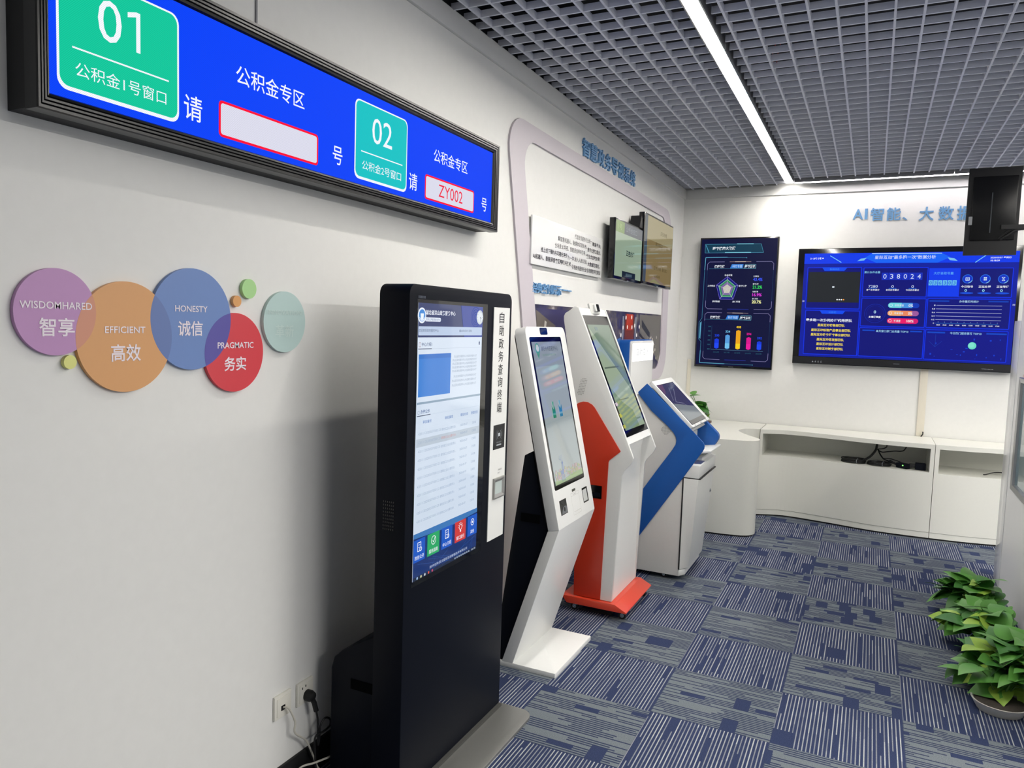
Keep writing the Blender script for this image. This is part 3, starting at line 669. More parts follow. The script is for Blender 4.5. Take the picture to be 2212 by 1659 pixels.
for k in range(11):
    v = 0.452 + k * 0.031; u.text('42011120200507000123', 0.016, v, 0.170, v + 0.009, '#9fb0c6', 0, 2).text('建筑施工企业主要负责人', 0.176, v, 0.285, v + 0.010, '#c78a8a' if k == 1 else '#8ea2bd', 0, 2).text('2020-05-07', 0.318, v, 0.376, v + 0.008, '#8ea2bd', 0, 2).text('已受理', 0.414, v, 0.446, v + 0.009, '#8ea2bd', 0, 2)
u.build('case_table', s)
u = UI(KP, h0); u.rect(0.001, 0.808, 0.479, 0.976, '#14316e', 1).poly([(0.001, 0.808), (0.479, 0.808), (0.479, 0.824), (0.25, 0.835), (0.001, 0.824)], '#3d78b8', 2)
for k in range(9): u.line((rnd.uniform(0.0, 0.47), 0.92), (rnd.uniform(0.0, 0.47), 0.97), 0.0009, '#2d5aa8', 2)
u.text('技术支持:武汉星际互动智能技术有限公司', 0.115, 0.948, 0.400, 0.958, '#c8d6ee', 0, 3).rect(0.001, 0.964, 0.479, 0.976, '#182642', 2)
for k, c in enumerate(('#9fc0e8', '#d8d8a8', '#d0d8e0', '#d85a4a', '#c84a6a')): u.disc(0.030 + k * 0.026, 0.970, 0.005, c, 3, 12)
for k in range(8): u.rect(0.30 + k * 0.016, 0.967, 0.308 + k * 0.016, 0.973, '#aebcd0', 3)
u.text('10:18', 0.437, 0.9665, 0.470, 0.9735, '#c8d2e0', 0, 3); u.build('taskbar', s)
for a, b, hx, body in ((0.002, 0.078, '#1858c4', '政务公开'), (0.094, 0.179, '#27a864', '服务指南'), (0.195, 0.276, '#1858c4', '中心介绍'), (0.297, 0.383, '#d23a36', '窗口指引'), (0.399, 0.478, '#1858c4', '其他')):
    u = UI(KP, h0); u.rect(a, 0.830, b, 0.910, hx, 4); c = (a + b) / 2
    if body == '服务指南': u.ring(c, 0.857, 0.014, 0.0165, '#f4f8ff', 5).line((c - 0.006, 0.857), (c, 0.865), 0.003, '#f4f8ff', 5).line((c, 0.865), (c + 0.010, 0.848), 0.003, '#f4f8ff', 5)
    elif body == '窗口指引':
        u.ring(c, 0.855, 0.009, 0.0115, '#f4f8ff', 5).rect(c - 0.005, 0.868, c + 0.005, 0.874, '#f4f8ff', 5)
        for k in range(7): aa = math.pi * (1 + k / 6); u.line((c + 0.014 * math.cos(aa), 0.855 + 0.014 * math.sin(aa)), (c + 0.019 * math.cos(aa), 0.855 + 0.019 * math.sin(aa)), 0.002, '#f4f8ff', 5)
    elif body == '其他': u.ring(c, 0.857, 0.011, 0.014, '#f4f8ff', 5).disc(c, 0.857, 0.005, '#f4f8ff', 5)
    else: u.frame(c - 0.013, 0.842, c + 0.009, 0.873, 0.0028, '#f4f8ff', 5).line((c - 0.008, 0.851), (c + 0.004, 0.851), 0.002, '#f4f8ff', 5).line((c - 0.008, 0.859), (c, 0.859), 0.002, '#f4f8ff', 5).ring(c + 0.007, 0.867, 0.006, 0.0085, '#f4f8ff', 5)
    w = 0.062 if len(body) == 4 else 0.030
    u.text(body, c - w / 2, 0.887, c + w / 2, 0.902, '#eef4ff', 0.005, 5); u.build('button', s)
sp = MB().box(KX - 0.001, KX + 0.003, -1.982, -1.832, 0.793, 1.767).build('side_strip', pm('strip_white', '#e4e5e2', 0.35), bk)
sp['label'] = 'white strip with vertical lettering'
SP = Plane((KX + 0.003, 0, 0), (0, 1, 0), (0, 0, -1), (1, 0, 0), lambda c: pr(c, 0.4))
u = UI(SP)
for k, ch in enumerate('自助政务查询终端'): zt = 1.748 - k * 0.0535; u.text(ch, -1.930, -zt, -1.886, -(zt - 0.044), '#1b1c20')
u.build('lettering', sp); u = UI(SP)
u.text('二维码扫描', -1.905, -1.090, -1.868, -1.082, '#55565a').text('请出示', -1.905, -1.076, -1.880, -1.069, '#77787c')
u.build('instruction_text', sp)
u = UI(SP); u.rect(-1.955, -1.279, -1.847, -1.176, '#0c0d10').ring(-1.901, -1.236, 0.018, 0.0205, '#8a9096', 1, 120, 240).ring(-1.901, -1.236, 0.018, 0.0205, '#8a9096', 1, -60, 60).ring(-1.901, -1.236, 0.028, 0.030, '#6a7076', 1, 130, 230).ring(-1.901, -1.236, 0.028, 0.030, '#6a7076', 1, -50, 50).rect(-1.911, -1.243, -1.891, -1.229, '#b8bec4', 1).text('身份证感应区', -1.925, -1.208, -1.877, -1.201, '#9aa0a6').rect(-1.924, -1.196, -1.878, -1.190, '#a8aeb4', 1, 0.003).frame(-1.950, -1.274, -1.852, -1.181, 0.001, '#3a3d42', 1); u.build('card_reader', sp)
m = MB(); a0, a1, b0, b1 = -1.947, -1.843, 0.966, 1.054; X0 = KX + 0.003
def rl(d, x): return [(x, a0 + d, b0 + d), (x, a1 - d, b0 + d), (x, a1 - d, b1 - d), (x, a0 + d, b1 - d)]
m.rings([rl(0, X0), rl(0, X0 + 0.008), rl(0.006, X0 + 0.009), rl(0.018, X0 + 0.002)]); sc_ = m.build('scanner_bezel', pm('bezel_grey', '#9a9a96', 0.35, metal=0.4), sp)
MB().box(X0 - 0.002, X0 + 0.002, a0 + 0.017, a1 - 0.017, b0 + 0.017, b1 - 0.017).build('scanner_window', pm('scanner_window', '#b9c4c0', 0.1), sp)
u = UI(Plane((KX + 0.0005, 0, 0), (0, 1, 0), (0, 0, -1), (1, 0, 0), lambda c: pr(c))); [u.rect(-2.560 + k * 0.008, -1.788, -2.554 + k * 0.008, -1.779, '#3a4250') for k in range(6)]; u.build('maker_mark', bk)

# ================================================================== WHITE BENT KIOSK
WY0, WY1 = -1.424, -0.900
wk = thing('kiosk', 'slim white bent kiosk on a flat white foot, second from the viewer', 'kiosk', (-0.62, -1.16, 0.0), 'kiosks along the left wall')
A0 = Vector((-0.708, WY0, 1.692)); B0 = Vector((-0.492, WY0, 0.727)); DW = (B0 - A0).normalized(); NW = Vector((-DW.z, 0, DW.x)).normalized()
LW = (B0 - A0).length
WP = Plane(A0, (0, 1, 0), DW, NW, lambda c: em(c, 0.60, True, 0.04, 2.3))
m = MB(); m.prism([WP.at(u_, v_) for u_, v_ in rrect(0, 0, WY1 - WY0, LW, (0.035, 0.035, 0, 0))], NW * -0.058, (0, 0, 0)); m.build('head', WHITEM, wk, bevel=0.005)
MB().xz([(-0.4925, 0.728), (-0.711, 0.022), (-0.771, 0.022), (-0.551, 0.715)], WY0, WY1).build('leg', WHITEM, wk, bevel=0.004)
MB().xy(rrect(-0.80, WY0, -0.484, WY1, (0.004,) * 4), 0.0, 0.025).build('foot', WHITEM, wk, bevel=0.004)
MB().xz([(-0.648, 1.092), (-0.690, 1.068), (-0.822, 0.022), (-0.768, 0.022), (-0.557, 0.712)], WY0 + 0.012, WY1 - 0.012).build('rear_housing', BLACKP, wk, bevel=0.004)
m = MB(); m.prism([WP.at(u_, v_) for u_, v_ in rrect(0.006, 0.02, WY1 - WY0 - 0.006, LW - 0.02, 0.03)], NW * -0.064, NW * -0.058); m.build('rear_panel', BLACKM, wk)
MB().box(-0.697, -0.597, WY0 + 0.0085, WY0 + 0.0125, 0.744, 0.786).build('recessed_handle', pm('recess_black', '#040507', 0.9, spec=0.05), wk)
m = MB(); m.prism([WP.at(u_, v_) for u_, v_ in rrect(0.030, 0.052, 0.446, 0.804, 0.012)], NW * -0.004, NW * 0.0008); m.build('screen_bezel', GLASSB, wk)
s = screen_base('display', em('#b9c6c9', 0.60, True, 0.04, 2.3), WP, 0.047, 0.077, 0.428, 0.781, wk, 0.0014)
u = UI(WP, h0); u.rect(0.047, 0.077, 0.428, 0.20, '#aab7be').text('襄阳市市民服务中心', 0.150, 0.100, 0.372, 0.124, '#4a5560', 0, 2).disc(0.105, 0.112, 0.028, '#58b0a0', 1).disc(0.105, 0.108, 0.018, '#e8f0ee', 2).poly([(0.085, 0.130), (0.125, 0.130), (0.105, 0.166)], '#5ea890', 1).text('欢迎使用自助服务终端', 0.155, 0.138, 0.330, 0.150, '#77a090', 0, 2); u.build('header_bar', s)
for a, hx, hy in ((0.160, '#2c9c78', '#6fc0a0'), (0.250, '#3a94c0', '#88c4dc')):
    u = UI(WP, h0); u.poly([(a, 0.400), (a + 0.020, 0.420), (a + 0.040, 0.400), (a + 0.040, 0.462), (a, 0.462)], hx, 2).poly([(a + 0.008, 0.380), (a + 0.032, 0.380), (a + 0.020, 0.420)], hy, 2).rect(a, 0.438, a + 0.040, 0.448, hy, 3); u.build('button', s)
u = UI(WP, h0)
for k in range(120): a, b = 0.06 + rnd.random() * 0.36, 0.715 + rnd.random() * 0.045; u.disc(a, b, 0.004 + rnd.random() * 0.005, rnd.choice(('#d6b8c0', '#c8c494', '#b8c890', '#c4b0ac')), 1 + k % 2, 7)
u.poly([(0.047, 0.781), (0.428, 0.781), (0.428, 0.752), (0.30, 0.757), (0.16, 0.768), (0.047, 0.760)], '#a9c78e', 3)
dx, dv = 0.160, 0.735                                   # the printed deer
u.poly([(dx - 0.024, dv - 0.012), (dx + 0.012, dv - 0.016), (dx + 0.016, dv + 0.004), (dx - 0.020, dv + 0.008)], '#7c94cc', 4).poly([(dx + 0.004, dv - 0.014), (dx + 0.010, dv - 0.050), (dx + 0.018, dv - 0.048), (dx + 0.015, dv - 0.008)], '#7c94cc', 4).poly([(dx + 0.004, dv - 0.052), (dx + 0.020, dv - 0.058), (dx + 0.020, dv - 0.046), (dx + 0.008, dv - 0.044)], '#7c94cc', 4)
for q in (-0.018, -0.012, 0.008, 0.013): u.line((dx + q, dv + 0.004), (dx + q * 1.15, dv + 0.040), 0.0032, '#7c94cc', 4)
u.path([(dx + 0.016, dv - 0.058), (dx + 0.010, dv - 0.072), (dx + 0.014, dv - 0.088)], 0.0022, '#7c94cc', 4).path([(dx + 0.010, dv - 0.057), (dx - 0.008, dv - 0.070), (dx - 0.010, dv - 0.086)], 0.0022, '#7c94cc', 4).line((dx - 0.006, dv - 0.066), (dx - 0.018, dv - 0.074), 0.0018, '#7c94cc', 4)
u.build('meadow_picture', s)
CP = Plane(A0, (0, 1, 0), DW, NW, lambda c: pr(c, 0.25))
m = MB(); m.prism([WP.at(u_, v_) for u_, v_ in rrect(0.177, 0.005, 0.272, 0.041, 0.009)], NW * -0.002, NW * 0.0015); m.build('camera_window', GLASSB, wk)
u = UI(CP); u.disc(0.301, 0.020, 0.0022, '#55585c'); u.build('microphone_hole', wk)
m = MB(); m.prism([WP.at(a, b) for a, b in ((0.058, 0.858), (0.146, 0.858), (0.146, 0.930), (0.058, 0.930))], NW * -0.002, NW * 0.001); o = m.build('card_reader', BLACKG, wk)
u = UI(CP, 0.0016); u.poly([(0.062, 0.862), (0.128, 0.862), (0.100, 0.886)], '#1a1c20').poly([(0.066, 0.926), (0.142, 0.926), (0.142, 0.896), (0.118, 0.890), (0.090, 0.894)], '#5c5f64').disc(0.108, 0.906, 0.011, '#0d0e10', 1); u.build('card_slot', o)
m = MB(); m.prism([WP.at(a, b) for a, b in ((0.244, 0.834), (0.290, 0.834), (0.290, 0.846), (0.244, 0.846))], NW * -0.002, NW * 0.001); m.build('receipt_slot', pm('slot_dark', '#3b3c34', 0.4), wk)
u = UI(CP, 0.0005); u.frame(0.218, 0.852, 0.330, 0.960, 0.0012, '#c4c5bf').rect(0.218, 0.866, 0.330, 0.867, '#c9cac4').text('打印出口', 0.246, 0.857, 0.290, 0.863, '#8a8b88').rect(0.230, 0.944, 0.318, 0.946, '#c0c1bb'); u.build('printer_hatch', wk)
m = MB(); m.prism([WP.at(a, b) for a, b in ((0.379, 0.853), (0.455, 0.853), (0.455, 0.930), (0.379, 0.930))], NW * -0.002, NW * 0.001); o = m.build('scanner', BLACKG, wk)
u = UI(CP, 0.0016); u.rect(0.381, 0.862, 0.440, 0.922, '#b9bcba', 0, 0.004); u.build('scanner_window', o)

# ================================================================== WHITE AND ORANGE KIOSK
RY0, RY1 = -0.545, -0.030
rk = thing('kiosk', 'white kiosk with an orange side panel and an orange wheeled base', 'kiosk', (-0.58, -0.29, 0.0), 'kiosks along the left wall')
tip = [(-0.400, 0.974), (-0.3935, 0.957), (-0.397, 0.940), (-0.412, 0.915), (-0.432, 0.892), (-0.448, 0.872), (-0.458, 0.845)]
back_ = [(-0.70, 0.10), (-0.712, 0.90), (-0.765, 1.286), (-0.847, 1.735), (-0.848, 1.757), (-0.840, 1.775), (-0.775, 1.815)]
side = [(-0.758, 1.808)] + tip + [(-0.484, 0.10)] + back_
m = MB(); m.xz(side, RY0, RY0 + 0.02); m.build('side_panel', WHITES, rk, bevel=0.003)
m = MB(); m.xz(side, RY1 - 0.02, RY1); m.build('side_panel', WHITES, rk, bevel=0.003)
MB().xz([(-0.7625, 1.8075), (-0.428, 1.032), (-0.470, 1.022), (-0.482, 0.96), (-0.484, 0.87), (-0.486, 0.10)] + back_[:-1] + [(-0.79, 1.815)], RY0 + 0.018, RY1 - 0.018).build('body', WHITEM, rk)
DR = Vector((0.3345, 0, -0.7755)).normalized(); NR = Vector((-DR.z, 0, DR.x)).normalized()
RP = Plane(Vector((-0.7625, RY0 + 0.02, 1.8075)), (0, 1, 0), DR, NR, lambda c: em(c, 0.66, True, 0.04, 2.3))
wR = RY1 - RY0 - 0.04; LR = 0.845
m = MB(); m.prism([RP.at(a, b) for a, b in ((0.004, 0.045), (wR - 0.004, 0.045), (wR - 0.004, 0.803), (0.004, 0.803))], NR * -0.002, NR * 0.001); m.build('screen_bezel', GLASSB, rk)
s = screen_base('display', em('#b3c6aa', 0.66, True, 0.04, 2.3), RP, 0.032, 0.105, wR - 0.035, 0.765, rk, 0.0016)
u = UI(RP, 0.0022); u.poly([(0.032, 0.115), (0.20, 0.30), (0.40, 0.52), (0.44, 0.60), (0.44, 0.45), (wR - 0.035, 0.42), (wR - 0.035, 0.105), (0.25, 0.105), (0.032, 0.105)], '#839c86').rect(0.055, 0.375, 0.33, 0.385, '#6f8070', 1).rect(0.12, 0.712, 0.40, 0.722, '#8aa07f', 1)
u.poly([(0.032, 0.50), (0.16, 0.60), (0.30, 0.66), (0.32, 0.765), (0.032, 0.765)], '#93ad80', 1)
for k in range(9): u.line((0.14 + k * 0.026, 0.585), (0.16 + k * 0.028, 0.665), 0.0012, '#7d9078', 2)
u.rect(0.10, 0.580, 0.30, 0.586, '#7d9078', 2).rect(0.14, 0.120, 0.19, 0.142, '#6c8a8c', 2).path([(0.40, 0.17), (0.32, 0.23), (0.42, 0.29)], 0.0016, '#c4d2c8', 2)
u.build('floor_map', s)
for v, c in ((0.606, '#e6d4ec'), (0.675, '#d8d848'), (0.742, '#d8d848')):
    u = UI(RP, 0.0022); u.poly([(0.012, v - 0.012), (0.045, v - 0.014), (0.055, v), (0.045, v + 0.008), (0.012, v + 0.008)], c, 3); u.build('map_label', s)
MB().xz([(-0.755, 1.232), (-0.735, 1.252), (-0.705, 1.262), (-0.675, 1.260), (-0.650, 1.248), (-0.634, 1.232), (-0.474, 1.000), (-0.468, 0.992), (-0.474, 0.984), (-0.531, 0.934), (-0.5365, 0.922), (-0.552, 0.102), (-0.717, 0.102), (-0.728, 0.90)], RY0 - 0.006, RY0 + 0.001).build('side_cover', ORANGE_SHADED, rk, bevel=0.002)
o = MB().box(-0.69, -0.569, RY0 - 0.0085, RY0 - 0.005, 0.702, 0.778).build('recessed_handle', BLACKG, rk)
MB().box(-0.68, -0.579, RY0 - 0.0095, RY0 - 0.008, 0.712, 0.735).build('handle_lip', BLACKP, o)
m = MB()
for k in range(11):
    for j in range(5):
        a, b = -0.716 + (j - 2) * 0.0085 + (k - 5) * 0.0022, 1.349 + (k - 5) * 0.0095
        if (abs(k - 5) / 5.6) ** 2 + (abs(j - 2) / 2.9) ** 4 < 1: m.lathe((a, RY0, b), [(0.0024, -0.0012), (0.0024, 0.001)], 6, 'y')
m.build('speaker_grille', pm('grille_grey', '#8a8b88', 0.6), rk)
MB().xz([(-0.785, 0.098), (-0.457, 0.098), (-0.386, 0.062), (-0.386, 0.055), (-0.752, 0.055)], RY0 - 0.028, RY1 + 0.02).build('base', ORANGE, rk, bevel=0.003)
for a, b in ((-0.425, RY0 + 0.035), (-0.425, RY1 - 0.04), (-0.72, RY0 + 0.035), (-0.72, RY1 - 0.04)):
    c = MB(); c.lathe((a, b, 0.0225), [(0.0225, -0.009), (0.0225, 0.009)], 20, 'y'); w = c.build('caster', RUBBER, rk, smooth=True)
    MB().box(a - 0.006, a + 0.020, b - 0.013, b + 0.013, 0.034, 0.056).lathe((a, b, 0.0225), [(0.012, -0.011), (0.012, 0.011)], 16, 'y').build('caster_fork', STEEL, w)
cp = Vector((-0.745, -0.285, 1.800)); CN = Vector((0.92, -0.22, 0.32)).normalized(); CU = Vector((0.22, 0.95, 0.0)).normalized(); CV = CN.cross(CU).normalized()
def cpt(a, b): return cp + 1.25 * a * CU + 1.25 * b * CV
m = MB(); m.prism([cpt(a, b) for a, b in rrect(-0.043, -0.018, 0.043, 0.036, 0.008)], CN * -0.012, (0, 0, 0)); o = m.build('camera_plate', pm('camera_grey', '#cfd0cc', 0.35), rk, bevel=0.002)
m = MB(); m.prism([cpt(a, b) for a, b in rrect(-0.012, -0.008, 0.022, 0.028, 0.004)], (0, 0, 0), CN * 0.014); m.build('camera_housing', WHITEM, o, bevel=0.001)
m = MB(); m.prism([cpt(a, b) for a, b in rrect(0.000, -0.010, 0.022, 0.027, 0.003)], CN * 0.012, CN * 0.0165); m.build('camera_lens', BLACKG, o)
m = MB(); m.lathe((-0.4825, -0.255, 0.905), [(0.008, -0.004), (0.008, 0.003)], 14, 'x'); m.build('lock', BLACKG, rk)

# ================================================================== BLUE AND WHITE KIOSK WITH CABINET
VY0, VY1 = 0.335, 0.900
vk = thing('kiosk', 'blue and white kiosk with a tilted screen over a white lower cabinet', 'kiosk', (-0.48, 0.62, 0.0), 'kiosks along the left wall')
MB().xz([(-0.75, 0.035), (-0.75, 1.15), (-0.655, 1.225), (-0.575, 1.300), (-0.262, 1.018), (-0.335, 0.965), (-0.345, 0.81), (-0.292, 0.80), (-0.292, 0.035)], VY0 + 0.004, VY1).build('body', GREYP, vk, bevel=0.004)
chev = [(-0.625, 1.264), (-0.565, 1.327), (-0.253, 1.037), (-0.195, 0.983), (-0.172, 0.960), (-0.163, 0.940), (-0.165, 0.920), (-0.176, 0.898), (-0.292, 0.711), (-0.722, 0.035), (-0.752, 0.035), (-0.752, 0.300), (-0.459, 0.761), (-0.372, 0.895), (-0.354, 0.928), (-0.349, 0.957), (-0.354, 0.981), (-0.372, 1.009), (-0.414, 1.051), (-0.527, 1.144), (-0.618, 1.248)]
MB().xz(chev, VY0 - 0.006, VY0 + 0.008).build('chevron_cover', BLUE, vk, bevel=0.004)
MB().xz(chev[:10] + chev[10:], VY1 - 0.008, VY1 + 0.006).build('chevron_cover', BLUE, vk, bevel=0.004)
MB().xz([(-0.300, 1.070), (-0.253, 1.037), (-0.195, 0.983), (-0.172, 0.960), (-0.163, 0.940), (-0.165, 0.920), (-0.205, 0.850), (-0.292, 0.858), (-0.345, 0.90), (-0.345, 1.0)], VY1 - 0.050, VY1 - 0.008).build('privacy_wing', BLUE, vk, bevel=0.005)
V0 = Vector((-0.536, VY0, 1.343)); DV = Vector((0.293, 0, -0.288)).normalized(); NV = Vector((-DV.z, 0, DV.x)).normalized(); LV = 0.411
VP_ = Plane(V0, (0, 1, 0), DV, NV, lambda c: em(c, 0.6))
m = MB(); m.prism([VP_.at(a, b) for a, b in rrect(0, 0, VY1 - VY0, LV, 0.012)], NV * -0.024, (0, 0, 0)); m.build('head', WHITEM, vk, bevel=0.003)
m = MB(); m.prism([VP_.at(a, b) for a, b in ((0.020, 0.040), (0.488, 0.040), (0.488, 0.394), (0.020, 0.394))], NV * -0.002, NV * 0.0008); m.build('screen_bezel', GLASSB, vk)
s = screen_base('display', em('#4b4a72', 0.6), VP_, 0.024, 0.044, 0.484, 0.390, vk, 0.0014)
u = UI(VP_, 0.002); u.poly([(0.024, 0.205), (0.484, 0.275), (0.484, 0.360), (0.024, 0.360)], '#98a1a8').rect(0.024, 0.360, 0.484, 0.390, '#5e5e5c', 1).poly([(0.024, 0.044), (0.16, 0.044), (0.10, 0.10), (0.024, 0.13)], '#7a5a80', 1)  # grey lower band is a reflection on the glass, painted as page colour
u.path([(0.25, 0.080), (0.09, 0.185)], 0.003, '#a6a8c6', 2).path([(0.34, 0.100), (0.12, 0.200), (0.27, 0.228), (0.30, 0.25)], 0.003, '#a6a8c6', 2); u.build('page_and_reflection', s)
KPP = Plane(V0, (0, 1, 0), DV, NV, lambda c: pr(c, 0.4))
for a in (0.087, 0.277, 0.459):
    m = MB(); m.prism([VP_.at(p, q) for p, q in ((a - 0.014, 0.397), (a + 0.014, 0.397), (a + 0.014, 0.4085), (a - 0.014, 0.4085))], NV * -0.001, NV * 0.0012); m.build('key', pm('key_grey', '#b7b8b6', 0.4), vk)
m = MB()
for k in range(-4, 5):
    for j in range(-4, 5):
        if k * k + j * j < 18: m.lathe((-0.424 + j * 0.0075, VY0 + 0.004, 1.021 + k * 0.0075), [(0.0024, -0.0012), (0.0024, 0.001)], 6, 'y')
m.build('speaker_grille', pm('grille_grey', '#8a8b88', 0.6), vk)
MB().box(-0.345, -0.305, VY0 + 0.10, VY1 - 0.10, 0.935, 0.985).box(-0.31, -0.30, 0.52, 0.60, 0.95, 0.972).build('receipt_printer', WHITES, vk, bevel=0.003)
MB().tube([(-0.30, 0.55, 0.968), (-0.275, 0.545, 0.975), (-0.262, 0.55, 0.966), (-0.268, 0.56, 0.955)], 0.006, 8).build('paper_lip', BLACKG, vk)
MB().xz([(-0.345, 0.86), (-0.150, 0.882), (-0.150, 0.870), (-0.345, 0.835)], 0.50, VY1 - 0.02).build('paper_ledge', WHITEM, vk, bevel=0.003)
# tray, door with tapering side facets, plinth
tr = MB().xz([(-0.292, 0.800), (-0.186, 0.800), (-0.190, 0.715), (-0.292, 0.715)], VY0, VY1).build('tray', WHITEM, vk, bevel=0.003)
MB().box(-0.340, -0.215, 0.55, VY1 - 0.01, 0.80, 0.826).build('tray_step', WHITEM, tr, bevel=0.006)
MB().box(-0.258, -0.197, 0.415, 0.556, 0.80, 0.8025).build('card_pad', pm('navy_pad', '#23336b', 0.3), tr)
m = MB(); t4 = [(-0.292, VY0, 0.708), (-0.191, VY0, 0.708), (-0.191, VY1, 0.708), (-0.292, VY1, 0.708)]; b4 = [(-0.292, VY0, 0.082), (-0.243, VY0 + 0.080, 0.082), (-0.243, VY1 - 0.030, 0.082), (-0.292, VY1, 0.082)]
m.rings([t4, b4], True); m.face([m.bm.verts.new(p) for p in t4]); dr_ = m.build('door', WHITES, vk, bevel=0.0015)
MB().lathe((-0.208, 0.845, 0.545), [(0.013, -0.004), (0.013, 0.006), (0.007, 0.012)], 16, 'x').build('lock', STEEL, dr_, smooth=True)
MB().box(-0.296, -0.288, VY0 - 0.001, VY0 + 0.02, 0.082, 0.712).box(-0.295, -0.18, VY0 + 0.004, VY1 - 0.004, 0.708, 0.715).build('door_gap', BLACKM, vk)
MB().xy([(-0.292, VY0 + 0.002), (-0.262, VY0 + 0.06), (-0.262, VY1 - 0.03), (-0.292, VY1)], 0.036, 0.078).build('plinth', WHITES, vk, bevel=0.002)
for a, b in ((-0.40, VY0 + 0.05), (-0.40, VY1 - 0.06), (-0.70, VY0 + 0.05), (-0.70, VY1 - 0.06)):
    w = MB().lathe((a, b, 0.019), [(0.019, -0.009), (0.019, 0.009)], 18, 'y').build('caster', RUBBER, vk, smooth=True)
    MB().box(a - 0.006, a + 0.018, b - 0.012, b + 0.012, 0.026, 0.037).lathe((a, b, 0.019), [(0.010, -0.0105), (0.010, 0.0105)], 14, 'y').build('caster_fork', STEEL, w)

# ================================================================== WALL TOTEM WITH A BACKLIT TOP
tt = thing('kiosk', 'white panel kiosk with blue sides and a glowing top, against the left wall', 'kiosk', (-0.93, 1.33, 0.0), 'kiosks along the left wall')
MB().yz(rrect(1.000, 0.0, 1.668, 1.606, (0, 0, 0.03, 0.03)), -0.972, -0.892).build('shell', BLUE, tt, bevel=0.004)
MB().yz(rrect(1.006, 0.01, 1.662, 1.598, (0, 0, 0.028, 0.028)), -0.893, -0.875).build('front_panel', WHITEM, tt, bevel=0.003)
o = MB().yz(rrect(1.030, 1.437, 1.645, 1.580, 0.012), -0.8755, -0.8735).build('backlit_panel', lit('#fffdf6', 1.25), tt)
u = UI(Plane((-0.8735, 0, 0), (0, 1, 0), (0, 0, -1), (1, 0, 0), lambda c: em(c, 1.0, False))); u.text('自助查询', 1.14, -1.541, 1.50, -1.482, '#9fa4a8'); u.build('lettering', o)

# ================================================================== PORTRAIT TELEVISION ON THE BACK WALL
PT = thing('television', 'portrait television with health charts on the back wall, beside the corner', 'television', (-0.437, 3.06, 1.332), 'televisions on the back wall')
PX0, PX1, PZ0, PZ1, PYF = -0.803, -0.071, 1.334, 2.606, 3.02
MB().box(PX0, PX1, PYF, PYF + 0.05, PZ0, PZ1).build('casing', BLACKG, PT, bevel=0.003)
MB().box(PX0 + 0.15, PX1 - 0.15, PYF + 0.05, YB - 0.002, PZ0 + 0.3, PZ1 - 0.3).build('bracket', BLACKM, PT)
PP = Plane((PX0, PYF - 0.0004, PZ1), (1, 0, 0), (0, 0, -1), (0, -1, 0), lambda c: em(c, 0.95, False))
s = screen_base('display', em('#050b38', 0.95, False), PP, 0.013, 0.013, 0.719, 1.250, PT)
CY, WH, DIM = '#4f9fc0', '#e8eef6', '#25527c'
u = UI(PP, 0.0008); u.poly([(0.049, 0.060), (0.570, 0.066), (0.597, 0.150), (0.049, 0.146)], '#0b3a52').path([(0.049, 0.062), (0.572, 0.066), (0.597, 0.149), (0.049, 0.146)], 0.003, CY, 1, True).line((0.055, 0.070), (0.088, 0.144), 0.006, CY, 1).line((0.349, 0.063), (0.503, 0.065), 0.007, '#7fd0e6', 2).line((0.240, 0.145), (0.483, 0.147), 0.007, '#7fd0e6', 2).text('医疗健康大数据', 0.122, 0.087, 0.336, 0.121, WH, 0.03, 2); u.build('title_banner', s)
u = UI(PP, 0.0008); u.path([(0.266, 0.191), (0.059, 0.191), (0.054, 0.313)], 0.006, '#5aa6c6').path([(0.266, 0.194), (0.446, 0.197)], 0.002, CY).disc(0.446, 0.197, 0.004, CY).path([(0.054, 0.313), (0.052, 0.788), (0.026, 0.830), (0.030, 0.996), (0.054, 1.022), (0.052, 1.110)], 0.0025, CY).poly([(0.036, 0.835), (0.050, 0.821), (0.046, 0.995), (0.036, 0.985)], '#5aa6c6').path([(0.052, 1.110), (0.050, 1.232), (0.291, 1.233)], 0.006, '#5aa6c6').line((0.291, 1.233), (0.554, 1.232), 0.002, CY).disc(0.554, 1.232, 0.004, CY); u.build('border_lines', s)
def panel(u, x0, y0, x1, y1):
    b = '#8a86b8'
    u.path([(0.242, y0), (x0 + 0.02, y0), (x0, y0 + 0.02), (x0, y0 + 0.08)], 0.0035, b).path([(0.537, y0), (x1 - 0.02, y0), (x1, y0 + 0.02), (x1, y0 + 0.08)], 0.0035, b).path([(0.242, y1), (x0 + 0.02, y1), (x0, y1 - 0.02), (x0, y1 - 0.08)], 0.0035, b).path([(0.537, y1), (x1 - 0.02, y1), (x1, y1 - 0.02), (x1, y1 - 0.08)], 0.0035, b)
    u.line((x0, y0 + 0.08), (x0, y1 - 0.08), 0.0015, DIM).line((x1, y0 + 0.08), (x1, y1 - 0.08), 0.0015, DIM).line((0.29, y0), (0.49, y0), 0.004, '#a08a8a', 1).line((0.34, y0), (0.44, y0), 0.005, '#e0c8b8', 2).line((0.29, y1), (0.49, y1), 0.004, '#2438b0', 1)
